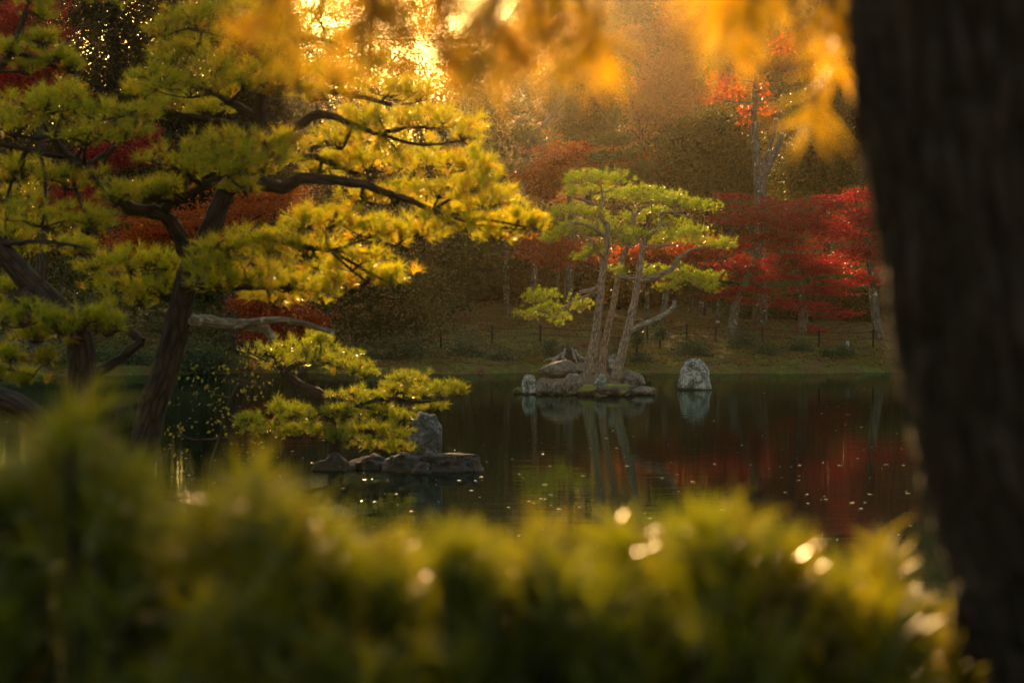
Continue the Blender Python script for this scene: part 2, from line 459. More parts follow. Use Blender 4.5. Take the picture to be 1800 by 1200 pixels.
def rock(center, r, seed, rough=.28, sub=4, freq=1.2, flat_top=None, power=1.0, taper=.12):
    """boulder: displaced icosphere, squared a little; centre, radii"""
    import bmesh
    bm = bmesh.new(); bmesh.ops.create_icosphere(bm, subdivisions=sub, radius=1.0)
    o = Vector((seed * 7.3, seed * 3.1, seed * 1.7))
    rr_ = np.random.default_rng(seed); pl = [(Vector(unit(rr_.normal(0, 1, 3)).tolist()), .66 + .26 * rr_.random()) for _ in range(11)]
    for v in bm.verts:
        d = v.co.normalized()
        k = 1 + rough * (noise.noise(d * freq + o) * 1.3 + .6 * noise.noise(d * freq * 2.3 + o) + .30 * noise.noise(d * freq * 5 + o) + .15 * noise.noise(d * freq * 11 + o))
        cell = noise.voronoi(d * 1.6 + o)[0]
        k -= .10 * rough * (cell[1] - cell[0] < .08)
        p_ = d.copy()
        for nn, dd in pl:
            q_ = p_.dot(nn)
            if q_ > dd: p_ -= nn * (q_ - dd) * .85
        p_ = p_ * (k * 1.12)
        p_ = Vector([math.copysign(abs(c) ** power, c) for c in p_])
        p_.x *= 1 - taper * p_.z; p_.y *= 1 - taper * p_.z
        if flat_top is not None and p_.z > flat_top: p_.z = flat_top + (p_.z - flat_top) * .25
        v.co = p_
    bm.verts.ensure_lookup_table()
    V = np.array([v.co[:] for v in bm.verts]) * np.array(r) + np.array(center)
    F = np.array([[v.index for v in f.verts] for f in bm.faces]); bm.free()
    return {'V': V, 'F': F}


# ------------------------------------------------------------------ terrain, hill, water
def sstep(a, b, x):
    t = np.clip((x - a) / (b - a), 0, 1); return t * t * (3 - 2 * t)


def near_shore(x):
    return 8.5 + 10.5 * (1 - sstep(-2.6, -.6, x)) + .4 * np.sin(x * 1.3)


def far_shore(x):
    return 64.3 + .5 * np.sin(x * .55) + .35 * np.sin(x * 1.7 + 1) + .16 * np.sin(x * 4.3) + .10 * np.sin(x * 9.1 + 2) - 2.0 * (1 - sstep(-14, -7, x)) + .6 * sstep(6, 14, x)


def ridge(x, y):
    r = .72 * x / np.maximum(y, 60) * 3500 + 900        # bearing
    return .30 + .70 * sstep(640, 1060, x / np.maximum(y, 60) * FP + 900)


def ground_z(x, y):
    ns, fs = near_shore(x), far_shore(x)
    wid = 70 + 0 * x
    nb = .55 * sstep(0, 3.0, ns - y) + .25 * sstep(3, 9, ns - y) - .8 * (1 - sstep(-2.5, 0, ns - y))
    d = y - fs
    fb = .20 * sstep(-.1, .35, d) + .072 * np.clip(d, 0, 34) + .25 * sstep(4, 9, d) - .8 * (1 - sstep(-2.5, 0, d))
    z = np.where(y < (ns + fs) * .5, nb, fb)
    # side banks of the pond
    side = sstep(34, 44, np.abs(x)); z = np.where(y < fs, z * (1 - side) + side * .8, z)
    hill = np.clip(y - 125, 0, 330) * .235 * ridge(x, y)
    hill += sstep(125, 200, y) * (4 * np.sin(x * .021 + 1) + 3 * np.sin(y * .03 + x * .013))
    hill -= np.clip(y - 455, 0, 900) * .12
    z = z + np.where(y > 120, hill, 0)
    rough = .05 * np.sin(x * 2.1 + y * 1.3) * np.sin(y * 1.9 - x * .7) + .03 * np.sin(x * 5.3 + 1) * np.sin(y * 4.1)
    return z + rough * sstep(.0, .6, np.where(y < (ns + fs) * .5, ns - y, d))


def gz(x, y):
    return float(ground_z(np.array([float(x)]), np.array([float(y)]))[0])


ys = np.concatenate([np.linspace(-60, 0, 13)[:-1], np.linspace(0, 22, 67)[:-1], np.linspace(22, 60, 20)[:-1], np.linspace(60, 100, 161)[:-1], np.linspace(100, 500, 81)[:-1], np.linspace(500, 2500, 21)])
xs = np.concatenate([np.linspace(-1500, -120, 14)[:-1], np.linspace(-120, -24, 30)[:-1], np.linspace(-24, 24, 193)[:-1], np.linspace(24, 120, 30)[:-1], np.linspace(120, 1500, 14)])
GX, GY = np.meshgrid(xs, ys)
GZ = ground_z(GX.ravel(), GY.ravel())
nx, ny = len(xs), len(ys)
V = np.stack([GX.ravel(), GY.ravel(), GZ], -1)
i = (np.arange(ny - 1)[:, None] * nx + np.arange(nx - 1)[None]).ravel()
F = np.stack([i, i + 1, i + nx + 1, i + nx], -1)
single('ground', {'V': V, 'F': F}, 'moss_ground', kind='structure', label='mossy ground with fallen leaves around the pond', smooth=True)
V = np.array([(-46, 4, 0), (46, 4, 0), (46, 70, 0), (-46, 70, 0)], float)
single('water', {'V': V, 'F': np.array([[0, 1, 2, 3]])}, 'pond_water', kind='structure', label='still dark pond water mirroring the trees')


# ------------------------------------------------------------------ tree builders
def pad_geo(center, rx, ry, rd, n, nlen, w, needles, brown=.06, tint_mu=.55, twig_r=.006):
    """one cloud of pine foliage: shoots over a domed cushion, twigs below"""
    d = ball(n)
    d[:, 2] = np.abs(d[:, 2]) * np.where(rng.random(n) < .72, 1, -.55)
    rad = rng.random(n) ** .38
    lob = 1 + .22 * np.sin(np.arctan2(d[:, 1], d[:, 0]) * 3 + rng.random() * 6) + .12 * np.sin(np.arctan2(d[:, 1], d[:, 0]) * 5 + rng.random() * 6)
    C = center + d * np.array((rx, rd, ry)) * (rad * lob)[:, None]
    D = d * np.array((.55, .55, .4)) + np.array((0, 0, .75)) + rng.normal(0, .22, (n, 3))
    tint = np.clip(tint_mu + rng.normal(0, .2, n), .36, 1)
    low = d[:, 2] < 0
    br = rng.random(n) < np.where(low, brown * 4, brown)
    tint[br] = rng.random(br.sum()) * .1
    g = tufts(C, D, np.full(n, nlen) * (.8 + .4 * rng.random(n)), needles, w, tint)
    return g, C


def twigs(anchor, C, k, r):
    out = []
    idx = rng.choice(len(C), min(k, len(C)), replace=False)
    for q in idx:
        e = C[q]; mid = anchor * .5 + e * .5 + rng.normal(0, .12, 3) * np.linalg.norm(e - anchor) + np.array((0, 0, -.05)) * np.linalg.norm(e - anchor)
        out.append(tube([anchor, mid, e], [r, r * .7, r * .3], 4, step=.25, rough=0, cap=False))
    return out


def pine(name, label, Y, trunk, tr, branches, needle='pine_needles', bark='pine_bark', nlen=.085, w=.0042, needles=26, dens=1.0,
         group=None, base=None, twig_r=.007, segs=12, brown=.05, tint_mu=.55, extra=None, depth=1.0, squash=1.15, base_drop=True, plate=0.0):
    """trunk: [(px,py,dY)], tr radii; branches: list of dict(path=[(px,py,dY)], r=(r0,r1), pads=[(px,py,rx,ry,dY)])"""
    tp = [W(a, b_, Y + c) for a, b_, c in trunk]
    if base_drop:
        b0 = tp[0].copy(); b0[2] = gz(b0[0], b0[1]) - .15 if base is None else base - .1
        if b0[2] < tp[0][2]: tp = [b0] + tp; tr = [tr[0] * 1.12] + list(tr)
    root = thing(name, label, 'tree', tp[0] + np.array((0, 0, .1)), group)
    part('trunk', tube(tp, tr, segs * 2 if plate else segs, step=.03 if plate else max(.08, tr[0] * .8), rough=.02 if plate else .05, plate=plate), bark, root, smooth=True)
    s = Y / FP
    for br in branches:
        P = [W(a, b_, Y + c) for a, b_, c in br['path']]
        r0, r1 = br['r']
        rr = np.linspace(r0, r1, len(P))
        geos = [tube(P, rr, 8, step=max(.06, r0), rough=.07, wob=.12)] if len(P) > 1 else []
        padgeos = []
        pts, rad = spline(P, rr, .15) if len(P) > 1 else (np.array(P), np.array([r0]))
        for (px, py, rx, ry, dY) in br.get('pads', []):
            c = W(px, py, Y + dY)
            RX, RY = rx * s, ry * s * squash
            n = int(dens * 7.5 * (rx * ry) / 900 * (Y / 16) ** 2 * (.085 / nlen) ** 2 * 3.6) + 14
            g, C = pad_geo(c, RX, RY, RX * .8 * depth, n, nlen, w, needles, brown, tint_mu)
            padgeos.append(g)
            j = np.argmin(np.linalg.norm(pts - c + np.array((0, 0, RY * .6)), axis=1))
            a = pts[j]; ra = min(rad[j] * .7, twig_r * 3)
            hub = c - np.array((0, 0, RY * .45))
            mid = (a + hub) / 2 + rng.normal(0, .08, 3) * np.linalg.norm(hub - a)
            geos.append(tube([a, mid, hub], [ra, ra * .85, ra * .55], 6, step=.12, rough=.06, wob=.15))
            # forked twigs spreading under the cushion
            for q in rng.choice(len(C), min(len(C), 7), replace=False):
                e = hub * .35 + C[q] * .65; e[2] = min(e[2], C[q][2] - .02)
                geos.append(tube([hub, (hub + e) / 2 + rng.normal(0, .03, 3), e], [ra * .5, ra * .4, ra * .2], 4, step=.12, rough=0, cap=False))
                near = C[np.argsort(np.linalg.norm(C - e, axis=1))[:5]]
                for t in near:
                    geos.append(tube([e, (e + t) / 2 + rng.normal(0, .01, 3), t], [ra * .22, ra * .18, ra * .1], 3, step=.3, rough=0, cap=False))
        bo = part('branch', join(geos), br.get('bark', bark), root, smooth=True)
        for g in padgeos:
            part('foliage', g, needle, bo)
    return root


NMUL, SMUL = 2.8, 1.0


def leaf_tree(name, label, Y, trunk, tr, blobs, mat, n, size, bark='grey_bark', flat=0.0, layer=.45, group=None, sig=.42, limb_r=None,
              cat='tree', nm=None, aspect=.65, tint_mu=.5, depth=.8, base=None, limbs=5, per=38, parts=True, extra=None, surf=.45, jag=.12):
    """broadleaf tree: trunk, limbs to the crown's masses, leaves in clusters"""
    tp = [W(a, b_, Y + c) for a, b_, c in trunk]
    b0 = tp[0].copy(); b0[2] = (gz(b0[0], b0[1]) if base is None else base) - .15
    if b0[2] < tp[0][2] - .02: tp = [b0] + tp; tr = [tr[0] * 1.15] + list(tr)
    else: tp[0] = b0
    root = thing(name, label, cat, tp[0] + np.array((0, 0, .15)), group)
    tg = tube(tp, tr, 10, step=.25, rough=.06)
    part('trunk', tg, bark, root, smooth=True)
    s = Y / FP
    tot = sum(b_[2] * b_[3] for b_ in blobs)
    n = int(n * (NMUL if nm is None else nm)); size = size * SMUL
    pts, rad = spline(tp, tr, .3)
    hi = pts[int(len(pts) * .35):]; hr = rad[int(len(pts) * .35):]
    gl = []
    for bl in blobs:
        ga = []
        px, py, rx, ry = bl[:4]; dY = bl[4] if len(bl) > 4 else 0
        c = W(px, py, Y + dY); RX, RY = rx * s, ry * s
        nl = int(n * rx * ry / tot); nc = max(6, nl // per)
        d = ball(nc); rr = rng.random(nc) ** surf * (1 + rng.normal(0, jag, nc))
        C = c + d * np.array((RX, RX * depth, RY)) * rr[:, None]
        j = np.argmin(np.linalg.norm(hi - c, axis=1)); a = hi[j]; ra = min(hr[j] * .6, .12) if limb_r is None else limb_r
        mid = (a + c) / 2 + rng.normal(0, .12, 3) * np.linalg.norm(c - a) * .6
        ga.append(tube([a, mid, c], [ra, ra * .7, ra * .4], 6, step=.3, rough=.05, wob=.2))
        for q in rng.choice(nc, min(nc, limbs), replace=False):
            e = C[q]
            ga.append(tube([c, (c + e) / 2 + rng.normal(0, .08, 3) * np.linalg.norm(e - c), e], [ra * .4, ra * .25, ra * .1], 4, step=.4, rough=0, cap=False))
        part('limb', join(ga), bark, root, smooth=True)
        k = rng.integers(0, nc, nl)
        sg = min(sig, RX * .5)
        pos = C[k] + rng.normal(0, 1, (nl, 3)) * np.array((sg, sg, sg * layer))
        ct = rng.normal(0, .16, nc)
        gl.append(leaves(pos, np.full(nl, size), tint_mu + ct[k] + rng.normal(0, .14, nl), flat, aspect))
    part('crown', join(gl), mat, root)
    return root


# ------------------------------------------------------------------ islet with its pines
IY = 50.0
ic = WZ(1030, 683)
nr, na = 40, 120
rr = np.linspace(0, 1, nr)[:, None]; aa = np.linspace(0, 2 * np.pi, na, endpoint=False)[None]
edge = 1 + .10 * np.sin(aa * 2 + .5) + .06 * np.sin(aa * 5 + 1) + .03 * np.sin(aa * 11)
mx_ = ic[0] + 1.55 * rr * edge * np.cos(aa); my_ = ic[1] + .9 + 1.5 * rr * edge * np.sin(aa)
hz = .60 * (1 - rr ** 2.2) ** .9 + .10 * np.exp(-((mx_ - W(1050, 650, 50)[0]) ** 2) / .2) - .12 * rr
hz = hz + .02 * np.sin(mx_ * 13) * np.sin(my_ * 11) * (1 - rr) + 0.015 * np.sin(mx_ * 31 + my_ * 17)
V = np.stack([mx_ + 0 * aa, my_ + 0 * aa, hz + 0 * aa], -1).reshape(-1, 3)
i = (np.arange(nr - 1)[:, None] * na + np.arange(na)[None]); j = (np.arange(nr - 1)[:, None] * na + (np.arange(na) + 1)[None] % na)
F = np.stack([i, i + na, j + na, j], -1).reshape(-1, 4)
single('islet_ground', {'V': V, 'F': F}, 'islet_earth', kind='structure', label='small bare earth islet of the pond', smooth=True)


def islet_z(x, y):
    k = np.argmin((V_IS[:, 0] - x) ** 2 + (V_IS[:, 1] - y) ** 2); return float(V_IS[k, 2])


V_IS = V.copy()


def roots_for(bx, by, n, seed, rad, ln, zf, a0=0, a1=360):
    gs = []
    r2 = np.random.default_rng(seed)
    for q in range(n):
        a = R(a0 + (a1 - a0) * (q + .6 * r2.random()) / n); P = [np.array((bx, by, zf(bx, by) + .16))]
        L = ln * (.6 + .7 * r2.random()); steps = 5
        x, y = bx, by
        for t in range(1, steps + 1):
            a += r2.normal(0, .3)
            x += math.cos(a) * L / steps; y += math.sin(a) * L / steps
            P.append(np.array((x, y, zf(x, y) + (.04 if t < 3 else .005) - .01 * t)))
        gs.append(tube(P, np.linspace(rad, rad * .3, len(P)), 6, step=.08, rough=.1, wob=.2))
    return join(gs)


gA = 'pines on the islet'
bxA, byA = W(1038, 640, 50)[:2]
tA = pine('islet_pine', 'tall pine with the left upright trunk on the small islet', 50.0,
     [(1036, 650, 0), (1046, 590, 0), (1054, 530, 0), (1060, 475, 0), (1067, 425, .1), (1068, 390, .1)], [.150, .110, .098, .09, .08, .06],
     [dict(path=[(1067, 400, .1), (1055, 375, .1), (1060, 350, .2), (1055, 325, .2)], r=(.07, .03),
           pads=[(1045, 313, 58, 10, .2), (1015, 317, 30, 9, -.2), (1085, 318, 32, 9, .1), (1005, 338, 26, 9, -.1), (1040, 335, 40, 9, .4)]),
      dict(path=[(1066, 415, .1), (1040, 400, -.1), (1015, 392, -.2), (990, 398, -.2)], r=(.055, .02),
           pads=[(1013, 371, 55, 9, -.1), (975, 378, 28, 8, 0), (1050, 378, 30, 9, .1), (985, 410, 28, 10, -.1), (968, 422, 22, 8, .1), (1010, 398, 30, 9, .5)]),
      dict(path=[(1062, 455, 0), (1048, 440, -.2), (1040, 425, -.3), (1025, 413, -.4), (1012, 411, -.4)], r=(.045, .02),
           pads=[(1035, 446, 20, 9, -.2), (1020, 453, 14, 6, -.2), (1048, 438, 18, 7, -.2)]),
      dict(path=[(1055, 504, 0), (1038, 510, -.1), (1019, 514, -.15)], r=(.06, .05), pads=[]),
      dict(path=[(1055, 512, 0), (1030, 520, -.2), (1010, 528, -.3), (990, 540, -.4), (975, 552, -.4)], r=(.035, .012),
           pads=[(960, 520, 38, 9, -.3), (935, 527, 22, 8, -.2), (930, 556, 28, 10, -.4), (985, 562, 22, 11, -.5), (1022, 538, 26, 12, .2), (965, 541, 24, 8, -.3)])],
     needle='island_needles', bark='island_bark', nlen=.095, w=.010, needles=15, dens=.82, group=gA, base=.55, twig_r=.012, depth=.9, squash=1.6)
part('roots', roots_for(bxA, byA, 9, 5, .07, 1.1, islet_z), 'island_bark', tA, smooth=True)
tB = pine('islet_pine', 'pine with the middle slanting trunk on the small islet, behind the other two', 50.9,
     [(1060, 632, 0), (1066, 590, 0), (1078, 535, 0), (1086, 490, 0), (1096, 450, 0), (1106, 425, 0), (1112, 395, 0)], [.105, .09, .082, .076, .07, .06, .05],
     [dict(path=[(1108, 410, 0), (1114, 380, 0), (1108, 368, 0), (1095, 355, .1)], r=(.055, .02),
           pads=[(1062, 402, 50, 14, .1), (1090, 412, 34, 10, -.2), (1085, 345, 48, 11, 0), (1035, 408, 26, 10, .1), (1110, 385, 30, 10, .4)]),
      dict(path=[(1113, 385, 0), (1122, 370, .1), (1145, 358, .2), (1170, 350, .2)], r=(.045, .02),
           pads=[(1135, 338, 55, 10, .2), (1175, 352, 36, 10, .1), (1125, 352, 40, 9, -.2), (1150, 372, 26, 8, .4)])],
     needle='island_needles', bark='island_bark', nlen=.095, w=.010, needles=15, dens=.82, group=gA, base=.5, twig_r=.012, depth=.9, squash=1.6)
bxC, byC = W(1085, 660, 49.4)[:2]
tC = pine('islet_pine', 'pine with the right leaning trunk on the small islet and long limbs to the right', 49.4,
     [(1083, 662, 0), (1097, 605, 0), (1112, 545, 0), (1121, 500, 0), (1127, 455, 0), (1130, 428, 0)], [.135, .108, .096, .088, .075, .065],
     [dict(path=[(1130, 430, 0), (1142, 412, 0), (1158, 400, 0), (1163, 385, 0), (1160, 376, 0), (1180, 372, 0)], r=(.06, .03),
           pads=[(1200, 362, 36, 10, .1), (1235, 365, 34, 10, .1), (1185, 350, 26, 8, .3), (1180, 392, 34, 8, .3)]),
      dict(path=[(1130, 432, 0), (1120, 418, -.1), (1112, 408, -.1)], r=(.055, .03), pads=[(1120, 412, 26, 8, -.1), (1098, 425, 26, 8, .2)]),
      dict(path=[(1129, 440, 0), (1150, 433, -.2), (1185, 430, -.3), (1225, 428, -.3)], r=(.035, .015),
           pads=[(1175, 413, 52, 9, 0), (1215, 420, 50, 9, -.2), (1255, 428, 42, 8, -.3), (1275, 433, 22, 6, -.3), (1160, 425, 30, 8, .3), (1215, 404, 40, 7, .4)]),
      dict(path=[(1124, 494, 0), (1150, 487, -.1), (1178, 474, -.2), (1192, 455, -.2), (1215, 440, -.2), (1240, 434, -.2)], r=(.085, .03), pads=[]),
      dict(path=[(1124, 489, 0), (1105, 489, .1), (1090, 485, .2)], r=(.055, .045), pads=[]),
      dict(path=[(1190, 458, .3), (1196, 475, .4), (1205, 485, .4)], r=(.03, .015),
           pads=[(1195, 488, 48, 13, .4), (1230, 495, 34, 13, .3), (1255, 488, 20, 9, .3), (1248, 508, 18, 9, .2), (1150, 478, 34, 9, .6), (1175, 505, 26, 8, .4), (1085, 478, 22, 8, .9)]),
      dict(path=[(1106, 582, 0), (1125, 573, -.1), (1150, 562, -.2), (1175, 548, -.3), (1186, 537, -.3), (1184, 528, -.3)], r=(.075, .05), bark='dead_wood', pads=[])],
     needle='island_needles', bark='island_bark', nlen=.095, w=.010, needles=15, dens=.82, group=gA, base=.45, twig_r=.012, depth=.9, squash=1.6)
part('roots', roots_for(bxC, byC, 8, 9, .06, .9, islet_z), 'island_bark', tC, smooth=True)

GS = 'stones edging the islet'


def stone(name, px, py_base, wpx, hpx, Y, mat, label, seed, dpx=None, cat='stone', group=GS, z0=None, **kw):
    s = Y / FP
    b_ = W(px, py_base, Y); zb = b_[2] if z0 is None else z0
    h = hpx * s
    g = rock((b_[0], Y, zb + h * .30), (wpx * s * .5, (dpx or wpx) * s * .45, h * .72), seed, **kw)
    return single(name, g, mat, label, cat, group, loc=(b_[0], Y, 0), smooth=True)


stone('boulder', 988, 655, 66, 20, 51.0, 'brown_stone', 'largest grey brown boulder at the back left of the islet', 1, rough=.22, cat='stone')
stone('islet_stone', 931, 688, 27, 28, 49.2, 'lichen_stone', 'pale lichened stone at the left tip of the islet', 2, power=.8)
stone('islet_stone', 958, 686, 26, 16, 49.1, 'brown_stone', 'low brown stone second from the left tip of the islet', 3)
stone('islet_stone', 982, 688, 26, 17, 48.9, 'brown_stone', 'squat brown stone in the middle of the islet front edge', 4)
stone('islet_stone', 1008, 688, 34, 27, 48.8, 'brown_stone', 'rounded tan stone in front of the islet boulder', 5, power=.85)
stone('islet_stone', 1034, 690, 36, 13, 48.6, 'mossy_stone', 'bright mossy flat stone left of the small grey stone', 6)
stone('islet_stone', 1055, 681, 21, 22, 48.7, 'lichen_stone', 'small pointed grey stone in front of the right trunk', 7, rough=.3)
stone('islet_stone', 1088, 690, 46, 18, 48.5, 'mossy_stone', 'long moss capped stone at the islet front under the right trunk', 8, flat_top=.6)
stone('islet_stone', 1076, 650, 24, 26, 51.0, 'lichen_stone', 'pale stone standing between the islet trunks', 9)
stone('islet_stone', 1110, 678, 44, 24, 49.6, 'brown_stone', 'sloping brown stone at the right shoulder of the islet', 10, rough=.2)
stone('islet_stone', 1130, 690, 44, 12, 49.0, 'brown_stone', 'low flat stone running out into the water right of the islet', 11, rough=.15)
stone('islet_stone', 1066, 690, 30, 8, 48.3, 'dark_stone', 'dark wet slab at the water edge below the small grey stone', 12)
stone('islet_stone', 913, 688, 18, 8, 49.6, 'mossy_stone', 'tiny mossy stone left of the pale stone at the islet tip', 13)
stone('standing_stone', 1222, 690, 56, 62, 52.0, 'lichen_stone', 'pale rounded stone standing alone in the pond', 14, group=None, z0=-.12, rough=.20, power=.92, sub=5, taper=.22)

# rock in front of the pond's left half
GR = 'rocks around the low pine'
stone_mat('grey_rock', (.035, .036, .037), (.13, .135, .14), (.34, .36, .37), .52)
stone('upright_rock', 747, 806, 62, 72, 27.2, 'grey_rock', 'upright lichened grey rock beside the low pine', 33, group=GR, rough=.22, power=.72, sub=5, taper=.05)
stone('ledge_rock', 790, 828, 100, 40, 26.6, 'dark_stone', 'flat topped dark ledge of rock at the water, right of the upright rock', 22, dpx=90, group=GR, flat_top=.55, power=.9, rough=.42, sub=5, freq=1.7, taper=.10)
stone('ledge_rock', 834, 828, 26, 22, 26.4, 'dark_stone', 'small black rock at the right end of the ledge', 23, group=GR)
stone('shore_rock', 655, 830, 74, 34, 26.9, 'dark_stone', 'low dark rock under the needles of the low pine', 24, dpx=80, group=GR, rough=.34)
stone('shore_rock', 712, 830, 66, 30, 26.5, 'dark_stone', 'dark rock between the ledge and the low pine', 25, group=GR, rough=.34)
stone('shore_rock', 594, 832, 62, 30, 26.6, 'dark_stone', 'dark rock at the left end of the low pine bank', 26, group=GR, rough=.34)
stone('shore_rock', 742, 832, 36, 18, 26.0, 'dark_stone', 'small wet rock at the foot of the upright rock', 27, group=GR, rough=.34)

# stump on the far bank
sb = W(1000, 622, 66.5); sb[2] = gz(sb[0], 66.5)
st = thing('tree_stump', 'weathered stump with pale spreading roots on the far bank behind the islet', 'stump', sb)
sh = 26 * 66.5 / FP
part('stump_body', tube([sb + np.array((0, 0, -.1)), sb + np.array((0, 0, sh * .5)), sb + np.array((.02, 0, sh))], [.40, .30, .27], 14, step=.1, rough=.12), 'dark_bark', st, smooth=True)
rs = []
for q, (dx, dz0, ex) in enumerate([(-.28, .30, -.85), (-.15, .45, -.1), (.10, .45, .25), (.22, .42, .95), (.28, .25, .6), (-.3, .2, -.6)]):
    e = np.array((sb[0] + ex, sb[1] - .55 - .1 * (q % 3), 0)); e[2] = gz(e[0], e[1]) + .03
    m_ = np.array((sb[0] + dx * 1.25 + ex * .15, sb[1] - .38, sb[2] + dz0 * .35))
    rs.append(tube([np.array((sb[0] + dx * .8, sb[1] - .2, sb[2] + dz0)), m_, (m_ + e) / 2 + np.array((0, 0, .04)), e], [.05, .055, .045, .02], 6, step=.08, rough=.12, wob=.2))
part('roots', join(rs), 'dead_wood', st, smooth=True)

